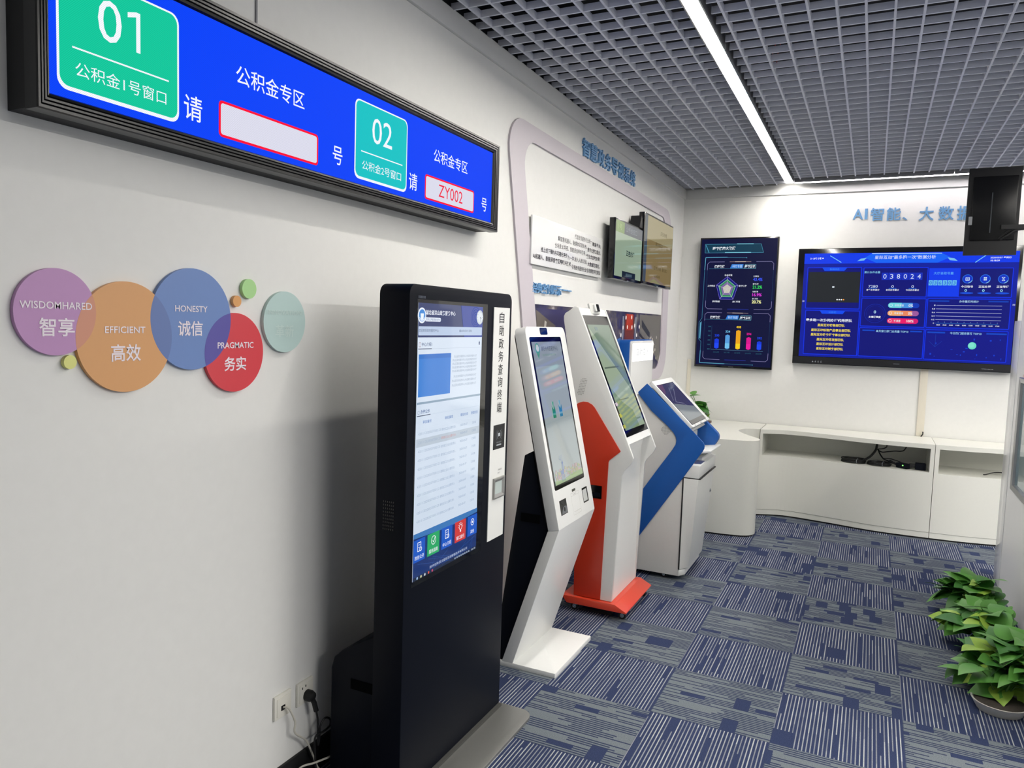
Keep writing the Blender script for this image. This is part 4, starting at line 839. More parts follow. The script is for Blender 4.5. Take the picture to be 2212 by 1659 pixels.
def tabs(u, x, y):
    u.text('健康数据', x, y + 0.006, x + 0.096, y + 0.034, WH, 0.03, 1).poly([(x + 0.165, y - 0.002), (x + 0.273, y - 0.002), (x + 0.267, y + 0.038), (x + 0.148, y + 0.038)], '#2f7ed8').text('科技专题', x + 0.170, y + 0.005, x + 0.262, y + 0.033, '#bcd8f6', 0.01, 1).path([(x + 0.292, y), (x + 0.387, y), (x + 0.386, y + 0.042), (x + 0.277, y + 0.040)], 0.003, '#6fb4cc', 0, True).text('医疗资讯', x + 0.288, y + 0.007, x + 0.382, y + 0.036, WH, 0.03, 1).line((x - 0.05, y + 0.042), (x + 0.30, y + 0.042), 0.0015, CY)
u = UI(PP, 0.0008); panel(u, 0.080, 0.235, 0.696, 0.695); tabs(u, 0.147, 0.260)
C0 = (0.277, 0.500)
def pent(r, ry=None): return [(C0[0] + r * math.cos(math.radians(-90 + 72 * k)), C0[1] + r * 1.13 * math.sin(math.radians(-90 + 72 * k))) for k in range(5)]
u.poly(pent(0.108), '#101a7a', 1).path(pent(0.108), 0.003, '#7a6ae0', 4, True).poly(pent(0.083), '#2f8a5a', 2).path(pent(0.083), 0.003, '#a8e0c0', 4, True).poly(pent(0.064), '#7d6aa0', 3).poly(pent(0.040), '#c9c4b8', 4).path(pent(0.040), 0.002, '#e6e0d0', 5, True)
for p in pent(0.106): u.line(C0, p, 0.002, '#d8d0e0', 5)
for body, (a, b) in (('社会环境', (0.284, 0.365)), ('医疗保健', (0.423, 0.468)), ('身体环境', (0.370, 0.622)), ('健康数据', (0.179, 0.622)), ('工作职业', (0.126, 0.468))): u.text(body, a - 0.036, b - 0.009, a + 0.036, b + 0.009, WH, 0.02, 1)
u.build('radar_chart', s)
u = UI(PP, 0.0008)
for k, (a, b, c) in enumerate((('工作职业', '43.4%', '#3a54f0'), ('医疗保健', '21.2%', '#38d860'), ('社会环境', '16.9%', '#d838d8'), ('身体环境', '20.7%', '#f0f0a8'))):
    v = 0.368 + k * 0.0735 - (0.005 if k == 3 else 0); u.text(a, 0.517, v, 0.568, v + 0.015, WH, 0.02, 1).text(b, 0.516, v + 0.023, 0.602, v + 0.053, c, 0.03, 1)
u.build('percent_list', s)
u = UI(PP, 0.0008); panel(u, 0.079, 0.732, 0.692, 1.194); tabs(u, 0.131, 0.757)
u.line((0.153, 0.859), (0.152, 1.095), 0.002, DIM).line((0.152, 1.095), (0.643, 1.097), 0.0025, '#5a8aa8')
for k, c in enumerate(('500', '400', '300', '200', '100', '0')): u.text(c, 0.118, 0.864 + k * 0.0445, 0.143, 0.876 + k * 0.0445, '#2f6a80', 0.01, 1)
for a, top, c, c2, lab, yr in ((0.206, 0.985, '#1238e0', '#1c48f4', '230', '2016年'), (0.308, 0.944, '#58a0e0', '#74c4f0', '324', '2017年'), (0.408, 0.897, '#f0a818', '#fcd41c', '408', '2018年'), (0.507, 0.962, '#e01090', '#f018a0', '294', '2019年'), (0.606, 0.998, '#1238e0', '#1c48f4', '202', '2020年')):
    u.poly([(a - 0.021, top + 0.010), (a, top), (a + 0.021, top + 0.010), (a + 0.021, 1.078), (a, 1.088), (a - 0.021, 1.078)], c, 1).rect(a - 0.021, 1.03, a + 0.021, 1.078, c2, 2).text(lab, a - 0.022, top - 0.040, a + 0.022, top - 0.018, c2, 0.02, 1).text(yr, a - 0.028, 1.113, a + 0.028, 1.128, '#2c6078', 0.0, 1)
u.build('bar_chart', s)
u = UI(Plane((PX0, PYF - 0.0004, PZ1), (1, 0, 0), (0, 0, -1), (0, -1, 0), lambda c: pr(c))); [u.rect(0.33 + k * 0.008, 1.258, 0.336 + k * 0.008, 1.264, '#5a5e66') for k in range(6)]; u.build('maker_mark', PT)

# ================================================================== BIG DASHBOARD SCREEN ON THE BACK WALL
DX_0, DX_1, DZ0, DZ1, DYF = 0.108, 1.852, 1.412, 2.486, 3.02
dt = thing('television', 'widest wall screen showing a blue data dashboard on the back wall', 'television', (0.98, 3.06, DZ0), 'televisions on the back wall')
MB().box(DX_0, DX_1, DYF, DYF + 0.06, DZ0, DZ1).build('casing', BLACKG, dt, bevel=0.004)
MB().box(DX_0 + 0.4, DX_1 - 0.4, DYF + 0.06, YB - 0.002, DZ0 + 0.25, DZ1 - 0.25).build('bracket', BLACKM, dt)
MB().box(DX_0 + 0.01, DX_1 - 0.01, DYF - 0.0016, DYF + 0.001, DZ0 + 0.006, DZ0 + 0.066).build('control_bar', pm('bezel_dark', '#14151a', 0.3), dt)
G = Plane((0.116, DYF - 0.0004, 2.483), (1, 0, 0), (0, 0, -1), (0, -1, 0), lambda c: em(c, 0.95, False))
s = screen_base('display', em('#0a1ea0', 0.95, False), G, 0.046, 0.044, 1.712, 1.000, dt)
FR, LT, PALE = '#0a34f0', '#7fd0f4', '#d8e4ff'
u = UI(G, 0.0008); u.rect(0.046, 0.044, 1.712, 0.138, '#0a3cf0').poly([(0.607, 0.050), (1.150, 0.054), (1.215, 0.09), (1.12, 0.137), (0.645, 0.134), (0.55, 0.088)], '#1466fa', 1).line((0.607, 0.051), (1.150, 0.055), 0.006, '#bfe4ff', 2)
u.text('星际互动"最多跑一次"数据分析', 0.632, 0.070, 1.106, 0.102, '#f2f8ff', 0.0, 3).line((0.264, 0.066), (0.360, 0.128), 0.006, LT, 2).line((1.476, 0.076), (1.400, 0.138), 0.006, LT, 2).poly([(0.490, 0.118), (0.520, 0.095), (0.566, 0.089), (0.545, 0.112)], '#7cc4f0', 2).poly([(1.195, 0.093), (1.245, 0.100), (1.272, 0.124), (1.212, 0.116)], '#7cc4f0', 2)
u.text('21~28℃ 小雨', 0.096, 0.080, 0.190, 0.100, '#f0f6ff', 0.015, 3).poly([(0.196, 0.084), (0.211, 0.084), (0.208, 0.094), (0.199, 0.094)], '#f0f6ff', 3).text('2020/05/07 星期四', 1.507, 0.090, 1.655, 0.106, '#f0f6ff', 0.015, 3).text('10:18:39', 1.509, 0.116, 1.575, 0.130, '#f0f6ff', 0.02, 3); u.build('header_bar', s)
def pan(u, x0, y0, x1, y1, fill='#070f78'): u.rect(x0, y0, x1, y1, fill).frame(x0, y0, x1, y1, 0.006, FR, 1)
u = UI(G, 0.0008); pan(u, 0.080, 0.174, 0.531, 0.550); u.poly([(0.202, 0.171), (0.414, 0.175), (0.389, 0.206), (0.223, 0.205)], '#0a4af0', 2).text('新闻动态', 0.267, 0.181, 0.348, 0.198, '#3a8af4', 0.01, 3).rect(0.090, 0.214, 0.524, 0.494, '#24282c', 2).rect(0.297, 0.344, 0.315, 0.360, '#cfd8e0', 3)
for k in range(4): u.disc(0.345 + k * 0.018, 0.468, 0.0065, '#f0f2f6' if k < 3 else '#f09a3a', 3, 12)
u.build('news_panel', s)
u = UI(G, 0.0008); pan(u, 0.084, 0.570, 0.537, 0.977); u.poly([(0.203, 0.567), (0.420, 0.570), (0.400, 0.600), (0.224, 0.600)], '#0a4af0', 2).text('公告栏', 0.280, 0.576, 0.345, 0.593, '#3a8af4', 0.01, 3)
u.text('最多跑一次协同办理优秀团队', 0.091, 0.645, 0.483, 0.673, '#e6ecf6', 0.03, 2)
for body, a, b, v in (('星际互动销售部团队', 0.193, 0.424, 0.692), ('星际互动标准产品事业部团队', 0.140, 0.477, 0.738), ('星际互动政务医疗事业部团队', 0.139, 0.475, 0.780), ('星际互动研发部团队', 0.192, 0.424, 0.825), ('星际互动设计部团队', 0.192, 0.422, 0.867), ('星际互动财务部团队', 0.193, 0.423, 0.910)): u.text(body, a, v, b, v + 0.026, '#f2dc50', 0.025, 2)
u.build('notice_panel', s)
u = UI(G, 0.0008); pan(u, 0.550, 0.178, 1.054, 0.436); u.text('累计办件总量', 0.555, 0.208, 0.683, 0.228, '#8ed4f4', 0.01, 2)
for k, d in enumerate('038024'): u.rect(0.697 + k * 0.0535, 0.223, 0.748 + k * 0.0535, 0.288, '#1230c0', 2).text(d, 0.710 + k * 0.0535, 0.236, 0.735 + k * 0.0535, 0.276, PALE, 0.0, 3)
for num, lab, x0, x1 in (('7280', '本年办件累计', 0.580, 0.686), ('0', '本月办件累计', 0.737, 0.841), ('0', '今日办件累计', 0.894, 0.997)):
    c = (x0 + x1) / 2; w = 0.019 * len(num) / 2; u.text(num, c - w, 0.334, c + w, 0.357, PALE, 0.0, 3).text(lab, x0, 0.368, x1, 0.385, '#eef2fa', 0.02, 3).rect(c - 0.03, 0.359, c + 0.03, 0.363, '#1c6ae0', 2)
u.build('totals_panel', s)
u = UI(G, 0.0008); pan(u, 0.550, 0.453, 1.057, 0.703); u.ring(0.663, 0.588, 0.083, 0.0855, '#0c30c0', 2).ring(0.663, 0.588, 0.068, 0.070, '#0a28a8', 2).text('0', 0.653, 0.562, 0.672, 0.588, '#bfe6fa', 0.02, 3).text('办事满意度', 0.615, 0.610, 0.712, 0.630, '#eef2fa', 0.03, 3)
for v, c1, c2, c3, lab, pc in ((0.513, '#6cd8e4', '#4a96e4', '#0a3ab8', '非常满意', '0%'), (0.583, '#f8b070', '#f08a60', '#a05aa0', '基本满意', '0%'), (0.651, '#f03a74', '#f0186a', '#d81a70', '不满意', '100%')):
    u.poly(rrect(0.764, v - 0.023, 0.90, v + 0.023, (0.023, 0, 0, 0.023)), c1, 2).rect(0.87, v - 0.023, 0.955, v + 0.023, c2, 3).poly(rrect(0.955, v - 0.023, 1.008, v + 0.023, (0, 0.023, 0.023, 0)), c3, 2).ring(0.787, v, 0.010, 0.0125, '#f4f6fa', 4).text(lab, 0.816, v - 0.010, 0.816 + 0.018 * len(lab), v + 0.010, '#d6ecf4', 0.01, 4).text(pc, 0.925 if pc == '0%' else 0.915, v - 0.011, 0.960 if pc == '0%' else 0.972, v + 0.011, '#f4f8fc', 0.01, 4)
u.build('satisfaction_panel', s)
u = UI(G, 0.0008); pan(u, 0.549, 0.720, 1.059, 0.977); u.text('本月窗口部门业务量 TOP10', 0.681, 0.735, 0.938, 0.757, '#a8dcf6', 0.01, 2).rect(0.572, 0.736, 0.671, 0.748, '#0c48c8', 2).rect(0.952, 0.736, 1.042, 0.748, '#0c48c8', 2); u.build('ranking_panel', s)
u = UI(G, 0.0008); u.rect(1.064, 0.184, 1.295, 0.432, '#0a3cf0').text('大厅总取号量', 1.099, 0.217, 1.248, 0.241, '#5aa8fa', 0.015, 2)
for k, d in enumerate('036303'): u.rect(1.066 + k * 0.0357, 0.290, 1.097 + k * 0.0357, 0.334, '#6cc4f0', 2).text(d, 1.072 + k * 0.0357, 0.297, 1.090 + k * 0.0357, 0.327, '#2a70d8', 0.01, 3).rect(1.066 + k * 0.0357, 0.311, 1.097 + k * 0.0357, 0.313, '#3a8ae0', 4)
u.build('ticket_total_panel', s)
u = UI(G, 0.0008); pan(u, 1.296, 0.186, 1.676, 0.433, '#0a1478')
for a, lab, ic in ((1.354, '今日取号', 0), (1.482, '正在办理', 1), (1.611, '正在等待', 2)):
    u.disc(a, 0.278, 0.038, '#0a34c8', 2).ring(a, 0.278, 0.034, 0.038, '#2a7cf0', 3).ring(a, 0.278, 0.033, 0.038, '#8ad0f8', 4, 20, 80)
    if ic == 0: u.frame(a - 0.013, 0.266, a + 0.013, 0.291, 0.004, '#d8ecfa', 4).rect(a - 0.007, 0.275, a + 0.007, 0.283, '#d8ecfa', 4)
    elif ic == 1:
        for p in (-0.006, 0.006):
            for q in (-0.009, 0.007): u.rect(a + p - 0.005, 0.278 + q - 0.006, a + p + 0.005, 0.278 + q + 0.006, '#d8ecfa', 4)
    else: u.path([(a - 0.012, 0.264), (a + 0.012, 0.264), (a - 0.010, 0.292), (a + 0.012, 0.292), (a - 0.012, 0.264)], 0.003, '#d8ecfa', 4)
    u.text(lab, a - 0.044, 0.334, a + 0.044, 0.354, '#eef4fc', 0.02, 3).text('0', a - 0.016, 0.366, a + 0.002, 0.388, '#9adcf4', 0.02, 3).poly([(a - 0.05 + 0.1 * 0.5 * (1 + math.cos(k * math.pi / 10)), 0.399 + 0.008 * math.sin(k * math.pi / 10)) for k in range(20)], '#1450e0', 2)
u.build('queue_panel', s)
u = UI(G, 0.0008); pan(u, 1.070, 0.450, 1.677, 0.702, '#08127c'); u.text('办件量实时统计', 1.306, 0.462, 1.449, 0.482, '#b8e0f8', 0.01, 2).rect(1.083, 0.464, 1.232, 0.476, '#0c40b8', 2).rect(1.518, 0.464, 1.661, 0.476, '#0c40b8', 2)
for k, lb in enumerate(('1', '0.8', '0.6', '0.4', '0.2', '0')):
    v = 0.507 + k * 0.0312; u.line((1.138, v), (1.618 if k < 5 else 1.60, v), 0.0028, '#c8cef0' if k < 5 else '#2a78c8', 2).text(lb, 1.128 - 0.007 * len(lb), v - 0.005, 1.130, v + 0.006, '#e0e8fa', 0.02, 2)
for k in range(10): u.text('%02d:00' % (8 + k), 1.148 + k * 0.0482, 0.673, 1.176 + k * 0.0482, 0.683, '#eef2fa', 0.03, 2).text('0', 1.158 + k * 0.0482, 0.649, 1.163 + k * 0.0482, 0.656, '#a8c8f0', 0.0, 2)
u.build('line_chart', s)
u = UI(G, 0.0008); pan(u, 1.071, 0.722, 1.676, 0.982, '#08128a'); u.text('今日热门服务事项 TOP10', 1.255, 0.736, 1.487, 0.758, '#a8dcf6', 0.01, 2).rect(1.085, 0.738, 1.219, 0.751, '#0c48c8', 2).rect(1.522, 0.738, 1.667, 0.751, '#0c48c8', 2).disc(1.426, 0.851, 0.031, '#6ce0c8', 2).disc(1.420, 0.846, 0.022, '#84e8d4', 3)
for k in range(16): a, b = rnd.uniform(1.09, 1.65), rnd.uniform(0.78, 0.96); u.rect(a, b, a + rnd.uniform(0.004, 0.018), b + rnd.uniform(0.004, 0.018), '#0c3cd0', 1)
u.line((1.15, 0.76), (1.15, 0.87), 0.0015, '#2050c0', 1).line((1.10, 0.82), (1.15, 0.87), 0.0015, '#2050c0', 1).line((1.15, 0.87), (1.20, 0.82), 0.0015, '#2050c0', 1)
u.build('hot_items_panel', s)
u = UI(G, 0.0008); u.text('返回', 0.049, 0.478, 0.066, 0.492, '#d8dcea', 0.02).text('返回', 1.690, 0.488, 1.708, 0.502, '#d8dcea', 0.02); u.build('side_marks', s)
u = UI(Plane((0.116, DYF - 0.002, 2.483), (1, 0, 0), (0, 0, -1), (0, -1, 0), lambda c: pr(c)), 0.0004)
for k in range(4): u.rect(0.166 + k * 0.024, 1.046, 0.176 + k * 0.024, 1.052, '#c8ccd2').rect(0.169 + k * 0.024, 1.036, 0.173 + k * 0.024, 1.040, '#a8acb2')
[u.rect(0.84 + k * 0.008, 1.033, 0.846 + k * 0.008, 1.040, '#6a6e76') for k in range(6)]; u.rect(1.504, 1.044, 1.508, 1.048, '#8a8e94')
for k in range(8): u.rect(1.515 + k * 0.010, 1.044, 1.521 + k * 0.010, 1.048, '#b0b4ba')
u.build('control_marks', dt)

# ================================================================== CURVED WHITE CABINETS
def curve(pts, n=8):
    out = []; P = [Vector(p) for p in pts]; P = [P[0] * 2 - P[1]] + P + [P[-1] * 2 - P[-2]]
    for i in range(1, len(P) - 2):
        a, b, c, d = P[i - 1:i + 3]
        for k in range(n):
            t = k / n; out.append(tuple(0.5 * ((2 * b) + (c - a) * t + (2 * a - 5 * b + 4 * c - d) * t * t + (3 * b - a - 3 * c + d) * t ** 3)))
    out.append(tuple(P[-2])); return out
BK = YB - 0.018
def cab(label, front, x0, x1, nx0, nx1, z0, z1):
    t = thing('cabinet', label, 'cabinet', ((x0 + x1) / 2, 2.85, 0.0), 'white cabinets along the back wall')
    fc = curve(front); foot = [(x0, BK)] + [p for p in fc] + [(x1, BK)]
    def cut(a, b): 
        q = [p for p in fc if a < p[0] < b]
        def yat(x):
            for p, r in zip(fc, fc[1:]):
                if p[0] <= x <= r[0]: return p[1] + (r[1] - p[1]) * (x - p[0]) / (r[0] - p[0])
            return fc[-1][1]
        return [(a, BK), (a, yat(a))] + q + [(b, yat(b)), (b, BK)]
    m = MB(); m.xy(foot, 0.062, z0); m.xy(cut(x0, nx0), z0, z1); m.xy(cut(nx1, x1), z0, z1); m.box(nx0, nx1, BK - 0.02, BK, z0, z1)
    m.build('body', CABW, t)
    m = MB(); m.xy(foot, z1, 0.805); m.build('worktop', CABW, t)
    m = MB(); m.xy([(p[0], p[1] + 0.003) for p in foot], 0.014, 0.058); m.build('plinth', CABW, t)
    m = MB(); m.xy([(p[0], p[1] + 0.012 if p[1] < BK - 0.02 else p[1]) for p in foot], 0.0, 0.016); m.build('toe_recess', BLACKM, t)
    m = MB(); m.xy([(p[0], p[1] + 0.006 if p[1] < BK - 0.02 else p[1]) for p in foot], 0.056, 0.064); m.build('plinth_groove', pm('groove_grey', '#aeb0a8', 0.6), t)
    return t
cab('wide curved white cabinet with an open shelf of black cables', [(-0.088, 2.596), (0.148, 2.684), (0.492, 2.638), (0.792, 2.570), (1.010, 2.547), (1.296, 2.554)], -0.088, 1.296, -0.066, 1.266, 0.567, 0.768)
cab('right-hand white cabinet with a nearly empty open shelf', [(1.300, 2.554), (1.543, 2.574), (1.777, 2.624), (2.10, 2.72), (2.40, 2.78)], 1.300, 2.40, 1.331, 2.36, 0.563, 0.768)
lc = thing('counter', 'white rounded counter end behind the blue kiosk, in the corner', 'counter', (-0.5, 2.4, 0.0))
out = [(-0.978, BK)] + curve([(-0.978, 1.690), (-0.37, 1.700), (-0.16, 1.722), (-0.055, 1.760), (-0.008, 1.830), (-0.006, 1.905), (-0.045, 1.985), (-0.130, 2.110), (-0.215, 2.270), (-0.252, 2.410), (-0.217, 2.545), (-0.150, 2.600), (-0.094, 2.606)], 6) + [(-0.094, BK)]
m = MB(); m.xy(out, 0.014, 0.780); m.build('body', CABW, lc, smooth=True)
m = MB(); m.xy(out, 0.780, 0.805); m.build('worktop', CABW, lc)
m = MB(); m.xy([(p[0] - 0.01, p[1] + 0.008 if p[1] < BK - 0.05 else p[1]) for p in out], 0.0, 0.016); m.build('toe_recess', BLACKM, lc)

# cables and adapters on the open shelf
def coil(label, c, r, n, z):
    t = thing('cable_coil', label, 'cable', (c[0], c[1], z), 'coiled cables on the shelf'); m = MB()
    for k in range(n):
        rr = r * (1 - 0.07 * (k % 3)); dz = 0.0055 + 0.0085 * (k // 2) + 0.002 * (k % 2)
        m.tube([(c[0] + rr * math.cos(2 * math.pi * i / 36) + 0.004 * (k % 2), c[1] + rr * 0.8 * math.sin(2 * math.pi * i / 36), z + dz + 0.001 + 0.0012 * math.sin(3 * 2 * math.pi * i / 36 + k)) for i in range(36)], 0.0048, 7, True)
    m.build('loops', RUBBER, t, smooth=True)
    m = MB(); m.tube([(c[0] + r * 0.35 + 0.02 * math.cos(a) * 0.4, c[1] - r * 0.72 + 0.028 * math.cos(a), z + 0.022 + 0.020 * math.sin(a)) for a in [2 * math.pi * i / 14 for i in range(14)]], 0.0035, 6, True); m.build('tie', pm('tie_grey', '#5c6066', 0.5), t)
ZS = 0.5695
coil('coil of black cable on the open shelf, left of the other coil', (0.69, 2.715), 0.096, 7, ZS)
coil('coil of black cable on the open shelf, in front of the hanging cables', (0.892, 2.690), 0.092, 6, ZS)
ad = thing('power_adapter', 'black power adapter with a green light on the cabinet shelf', 'adapter', (1.09, 2.655, ZS))
MB().prism([(1.02, 2.66, ZS), (1.105, 2.60, ZS), (1.135, 2.645, ZS), (1.05, 2.705, ZS)], (0, 0, 0), (0, 0, 0.042)).build('case', BLACKP, ad, bevel=0.006)
m = MB(); m.lathe((1.072, 2.620, ZS + 0.026), [(0.005, -0.004), (0.005, 0.003)], 10, 'y'); m.build('status_light', em('#7dfc6a', 3.0, False), ad)
m = MB(); m.tube([(1.03, 2.69, ZS + 0.02), (1.0, 2.71, ZS + 0.028), (0.975, 2.73, ZS + 0.042)], 0.010, 8); m.build('strain_relief', RUBBER, ad, smooth=True)
pl_ = thing('power_plug', 'black wide plug block at the right end of the cabinet shelf', 'plug', (1.18, 2.64, ZS))
MB().box(1.165, 1.245, 2.62, 2.68, ZS, ZS + 0.056).build('block', BLACKP, pl_, bevel=0.006)
MB().box(1.12, 1.17, 2.63, 2.665, ZS + 0.012, ZS + 0.044).build('socket_head', BLACKM, pl_, bevel=0.004)
def cord(label, pts, r, mat, grp=None, name='cable'):
    m = MB(); m.tube(curve(pts, 5), r, 8); return tag(m.build(name, mat, smooth=True), label, 'cable', grp)
GC = 'loose cables in the open shelf'
cord('thick black cable dropping from the worktop to the coils', [(0.872, 2.80, 0.764), (0.868, 2.80, 0.72), (0.862, 2.79, 0.685), (0.83, 2.77, 0.635), (0.79, 2.75, 0.60), (0.775, 2.735, 0.583)], 0.010, RUBBER, GC)
cord('black cable curving from the hanging bundle up to the worktop right', [(0.872, 2.815, 0.69), (0.91, 2.82, 0.668), (0.96, 2.82, 0.676), (1.01, 2.82, 0.686), (1.06, 2.82, 0.69), (1.085, 2.82, 0.705), (1.11, 2.82, 0.763)], 0.0045, RUBBER, GC)
cord('short black cable loop high in the open shelf', [(0.88, 2.83, 0.690), (0.92, 2.83, 0.698), (0.945, 2.83, 0.715), (0.945, 2.83, 0.74), (0.925, 2.83, 0.763)], 0.0045, RUBBER, GC)
cord('black lead with an inline lump running toward the adapter', [(0.878, 2.835, 0.690), (0.90, 2.82, 0.645), (0.93, 2.78, 0.612), (0.96, 2.76, 0.604), (0.99, 2.735, 0.592)], 0.006, RUBBER, GC)
cord('thin black lead arching over to the top of the adapter', [(0.92, 2.79, 0.614), (0.97, 2.78, 0.622), (1.02, 2.745, 0.616), (1.06, 2.70, 0.610)], 0.004, RUBBER, GC)
cord('short dark cable lying in the right-hand cabinet shelf', [(1.665, 2.72, 0.5700), (1.685, 2.73, 0.572), (1.72, 2.75, 0.583), (1.76, 2.78, 0.588), (1.84, 2.84, 0.586)], 0.0045, RUBBER, GC)
cord('small dark cable end sticking up from the worktop by the trunking', [(1.215, 3.05, 0.806), (1.218, 3.055, 0.815), (1.226, 3.06, 0.825), (1.228, 3.06, 0.845), (1.224, 3.065, 0.846)], 0.005, RUBBER, None)

# ================================================================== SOCKETS AND LEADS ON THE LEFT WALL
def socket(label, y0, z0):
    t = thing('wall_socket', label, 'socket', (XL, y0 + 0.043, z0), 'wall sockets')
    MB().box(XL, XL + 0.010, y0, y0 + 0.086, z0, z0 + 0.086).build('plate', SOCKET, t, bevel=0.003)
    m = MB(); m.box(XL + 0.009, XL + 0.012, y0 + 0.010, y0 + 0.076, z0 + 0.010, z0 + 0.076); m.build('insert', SOCKET, t, bevel=0.001)
    return t
s1 = socket('white wall socket with the pale data lead, left of the pair', -2.812, 0.295)
MB().box(XL + 0.0115, XL + 0.0128, -2.782, -2.762, 0.322, 0.340).build('data_port', BLACKM, s1)
s2 = socket('white wall socket holding the black plug, right of the pair', -2.694, 0.293)
MB().box(XL + 0.0115, XL + 0.0128, -2.672, -2.668, 0.352, 0.360).box(XL + 0.0115, XL + 0.0128, -2.654, -2.650, 0.356, 0.364).build('pin_holes', BLACKM, s2)
pg = thing('power_lead', 'black plug and lead in the right socket of the left wall', 'power lead', (XL + 0.02, -2.648, 0.30))
m = MB(); m.lathe((XL + 0.0122, -2.645, 0.322), [(0.021, 0), (0.021, 0.018), (0.016, 0.030), (0.006, 0.034)], 20, 'x'); m.build('plug', RUBBER, pg, smooth=True)
m = MB(); m.tube([(XL + 0.034, -2.645, 0.318), (XL + 0.040, -2.637, 0.295), (XL + 0.042, -2.628, 0.262)], 0.0095, 9); m.build('strain_relief', RUBBER, pg, smooth=True)
m = MB(); m.tube(curve([(XL + 0.042, -2.628, 0.262), (XL + 0.045, -2.622, 0.22), (XL + 0.045, -2.619, 0.15), (XL + 0.045, -2.617, 0.125), (XL + 0.047, -2.613, 0.15), (XL + 0.049, -2.612, 0.197), (XL + 0.052, -2.590, 0.219), (XL + 0.056, -2.565, 0.205), (XL + 0.056, -2.565, 0.18), (XL + 0.054, -2.60, 0.172), (XL + 0.050, -2.640, 0.170), (XL + 0.050, -2.642, 0.12), (XL + 0.060, -2.64, 0.03), (XL + 0.075, -2.60, 0.007), (XL + 0.085, -2.56, 0.007)], 5), 0.0038, 8); m.build('cord', RUBBER, pg, smooth=True)
m = MB(); m.tube(curve([(XL + 0.0128, -2.772, 0.332), (XL + 0.026, -2.765, 0.332), (XL + 0.030, -2.752, 0.311), (XL + 0.030, -2.729, 0.261), (XL + 0.030, -2.729, 0.222), (XL + 0.030, -2.668, 0.163), (XL + 0.030, -2.627, 0.083), (XL + 0.034, -2.600, 0.023), (XL + 0.06, -2.58, 0.006), (XL + 0.12, -2.50, 0.006)], 6), 0.0036, 8)
tag(m.build('data_lead', CABLEW, smooth=True), 'pale data lead drooping from the left socket to the floor', 'cable')
m = MB(); m.tube(curve([(XL + 0.050, -2.80, 0.0055), (XL + 0.042, -2.755, 0.040), (XL + 0.038, -2.713, 0.083), (XL + 0.064, -2.66, 0.085), (XL + 0.072, -2.60, 0.075), (XL + 0.072, -2.55, 0.064)], 6), 0.0036, 8)
tag(m.build('data_lead', CABLEW, smooth=True), 'pale data lead crossing in front of the skirting beside the black kiosk', 'cable')

# ================================================================== HUNG MONITOR, PARTITION POSTER
hm = thing('monitor', 'back of a black portrait monitor hung above the partition end', 'monitor', (1.45, 1.5, 2.268))
HX0, HX1, HZ0, HZ1, HY = 1.296, 1.602, 2.268, 2.858, 1.5
MB().box(HX0, HX1, HY, HY + 0.022, HZ0, HZ1).build('casing', BLACKM, hm, bevel=0.003)
MB().box(HX0 + 0.03, HX1 - 0.02, HY - 0.016, HY + 0.002, HZ0 + 0.10, HZ1 - 0.06).build('rear_cover', pm('monitor_back', '#08090b', 0.25, spec=0.3), hm, bevel=0.006)
MB().box(HX0 + 0.140, HX0 + 0.146, HY - 0.019, HY - 0.015, HZ0 + 0.15, HZ1 - 0.17).build('cable_channel', pm('channel_grey', '#3c4046', 0.35, metal=0.4), hm)
MB().box(HX0 + 0.015, HX0 + 0.037, HY - 0.0175, HY - 0.0155, HZ0 + 0.205, HZ0 + 0.262).build('sticker', pm('sticker', '#8a8c90', 0.5), hm)
MB().box(HX1 - 0.10, 1.74, HY - 0.030, HY - 0.014, HZ0 + 0.17, HZ0 + 0.20).box(1.722, 1.738, HY - 0.03, HY + 0.0, 1.96, ZC).build('mount_arm', BLACKM, hm)
m = MB(); m.tube(curve([(HX1 - 0.10, HY - 0.018, HZ0 + 0.10), (HX1 - 0.06, HY - 0.030, HZ0 + 0.13), (HX1 - 0.02, HY - 0.03, HZ0 + 0.16), (1.66, HY - 0.024, HZ0 + 0.17)], 5), 0.006, 8); m.build('cord', RUBBER, hm, smooth=True)
m = MB(); m.tube([(HX0 + 0.195, HY - 0.019, HZ0 + 0.112), (HX0 + 0.245, HY - 0.019, HZ0 + 0.165), (HX0 + 0.275, HY - 0.019, HZ0 + 0.175)], 0.004, 6); m.build('signal_cord', RUBBER, hm, smooth=True)

fr = thing('display_case', 'silver framed glass display case fixed to the white partition', 'display case', (PXL, 0.83, 0.733))
a0, a1, b0, b1 = 0.50, 1.130, 0.733, 1.46
def lp(d, x): return [(x, a0 + d, b0 + d), (x, a1 - d, b0 + d), (x, a1 - d, b1 - d), (x, a0 + d, b1 - d)]
m = MB(); m.rings([lp(0, PXL), lp(0, PXL - 0.022), lp(0.006, PXL - 0.026), lp(0.034, PXL - 0.020), lp(0.036, PXL - 0.004)]); m.build('frame', SILVER, fr)
MB().box(PXL - 0.006, PXL - 0.004, a0 + 0.034, a1 - 0.034, b0 + 0.034, b1 - 0.034).build('glass', pm('case_glass', '#6c8790', 0.06, spec=0.6), fr)
tag(MB().box(PXL - 0.0015, PXL, 1.03, 1.165, 1.36, 1.475).build('notice', pm('paper_pink', '#e6d3d3', 0.6)), 'small pale pink paper stuck on the partition above the display case', 'notice')

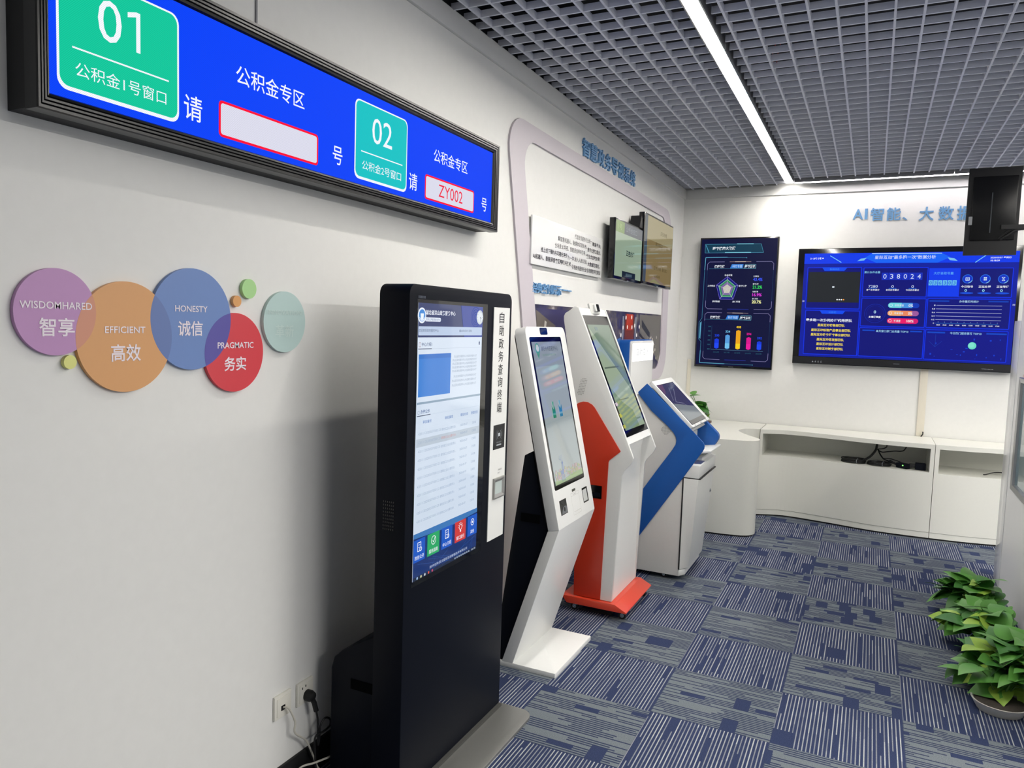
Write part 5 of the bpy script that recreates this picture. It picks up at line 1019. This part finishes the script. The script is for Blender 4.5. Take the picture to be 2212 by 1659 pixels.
# ================================================================== PLANTS
def leaf_into(m, base, az, el, roll, L, w, droop, slot):
    """heart-shaped leaf with a folded midrib and a drooping tip"""
    prof = [(0.0, 0.0), (-0.07, 0.22), (-0.05, 0.55), (0.04, 0.82), (0.16, 0.98), (0.30, 1.0), (0.46, 0.90), (0.62, 0.70), (0.76, 0.46), (0.87, 0.24), (0.95, 0.09), (1.0, 0.0)]
    R = Matrix.Rotation(az, 3, 'Z') @ Matrix.Rotation(-el, 3, 'Y') @ Matrix.Rotation(roll, 3, 'X'); m.mi = slot
    def P(t, s):
        x = t * L; y = s * w * L * 0.5; z = 0.16 * abs(y) - droop * L * max(t, 0) ** 2 - 0.25 * abs(s) ** 2 * w * L * 0.25
        return m.bm.verts.new(Vector(base) + R @ Vector((x, y, z)))
    mid = [P(max(t, 0.0), 0) for t, _ in prof]
    for sd in (1, -1):
        inn = [P(t, sd * q * 0.5) for t, q in prof]; o_ = [P(t, sd * q) for t, q in prof]
        for k in range(len(prof) - 1):
            m.face([mid[k], mid[k + 1], inn[k + 1], inn[k]][::sd]); m.face([inn[k], inn[k + 1], o_[k + 1], o_[k]][::sd])
    m.mi = 0
def pothos(label, c, pr_, ph, fc, R_, H_, n, seed, extra=(), grp='pothos plants by the partition', name='potted_pothos'):
    r = random.Random(seed); t = thing(name, label, 'plant', (c[0], c[1], c[2]), grp)
    z0 = c[2]
    m = MB(); m.lathe((c[0], c[1], z0), [(pr_ * 0.78, 0), (pr_ * 0.98, ph * 0.9), (pr_, ph), (pr_ * 0.93, ph), (pr_ * 0.90, ph * 0.85), (0.002, ph * 0.85)], 30); m.build('pot', POT, t, smooth=True)
    m = MB(); m.lathe((c[0], c[1], z0 + ph * 0.84), [(pr_ * 0.89, 0), (pr_ * 0.88, 0.004), (pr_ * 0.5, 0.010), (0.002, 0.012)], 26); m.build('soil', SOIL, t, smooth=True)
    m = MB(); ms = MB()
    for k in range(n):
        a = r.uniform(0, 2 * math.pi); q = math.sqrt(r.random()) * R_; hh = H_ * (1 - 0.75 * (q / R_) ** 2) * r.uniform(0.55, 1.0) + 0.02
        b = Vector((fc[0] + q * math.cos(a), fc[1] + q * math.sin(a), z0 + ph * 0.6 + hh))
        if b.x > PXL - 0.10 and name == 'potted_pothos': b.x = PXL - 0.10 - r.random() * 0.05; a = math.pi + r.uniform(-1, 1)
        L = r.uniform(0.10, 0.165) * (1 if name == 'potted_pothos' else 0.85)
        leaf_into(m, b, a + r.uniform(-0.9, 0.9) if b.x < PXL - 0.2 or name != 'potted_pothos' else math.pi + r.uniform(-1.2, 1.2), r.uniform(-0.5, 0.75), r.uniform(-0.6, 0.6), L, r.uniform(0.72, 0.95), r.uniform(0.15, 0.5), r.choice((0, 0, 0, 0, 1, 1, 1, 2)))
        if k % 3 == 0: ms.tube([(c[0], c[1], z0 + ph * 0.8), tuple((Vector((c[0], c[1], z0 + ph)) * 0.5 + b * 0.5) + Vector((0, 0, 0.04))), tuple(b)], 0.0028, 5)
    for (b, az, el, L, slot) in extra:
        leaf_into(m, Vector(b), az, el, 0.1, L, 0.85, 0.25, slot); ms.tube([(c[0], c[1], z0 + ph * 0.8), tuple(Vector((c[0], c[1], z0 + ph)) * 0.4 + Vector(b) * 0.6 + Vector((0, 0, 0.02))), tuple(b)], 0.0028, 5)
    m.build('leaves', LEAF, t, smooth=True, normals=False); ms.build('stems', STEM, t, smooth=True)
pothos('bushy pothos in a pot at the far end of the partition', (1.50, 0.66, 0.0), 0.085, 0.13, (1.44, 0.64), 0.14, 0.15, 80, 11)
pothos('pothos plant in the middle of the three beside the partition', (1.48, 0.06, 0.0), 0.085, 0.13, (1.45, 0.08), 0.17, 0.15, 95, 23)
pothos('pothos plant nearest the viewer, its pale dish of soil showing', (1.40, -0.66, 0.0), 0.115, 0.045, (1.52, -0.47), 0.205, 0.25, 120, 37,
       extra=(((1.27, -0.50, 0.10), math.pi, 0.1, 0.11, 0), ((1.25, -0.48, 0.10), 3.7, -0.5, 0.09, 1), ((1.33, -0.45, 0.20), 3.9, 0.2, 0.11, 2), ((1.31, -0.62, 0.17), 3.9, 0.0, 0.12, 0)))
pothos('little potted plant on the counter, half hidden by the blue kiosk', (-0.72, 2.90, 0.805), 0.075, 0.09, (-0.72, 2.90), 0.05, 0.10, 12, 5,
       extra=(((-0.80, 2.90, 1.045), 0.2, 0.3, 0.10, 1), ((-0.745, 2.90, 0.985), 0.1, 0.05, 0.115, 1), ((-0.63, 2.90, 0.850), 0.7, 0.9, 0.045, 2), ((-0.79, 2.93, 1.06), 1.2, 0.6, 0.08, 0)), grp=None, name='potted_plant')
tag(MB().box(-0.70, -0.564, 2.70, 2.80, 0.805, 0.826).build('tray', pm('brown_wood', '#5d4036', 0.5, noise=0.3), bevel=0.004), 'small brown wooden tray on the counter beside the little plant', 'tray')
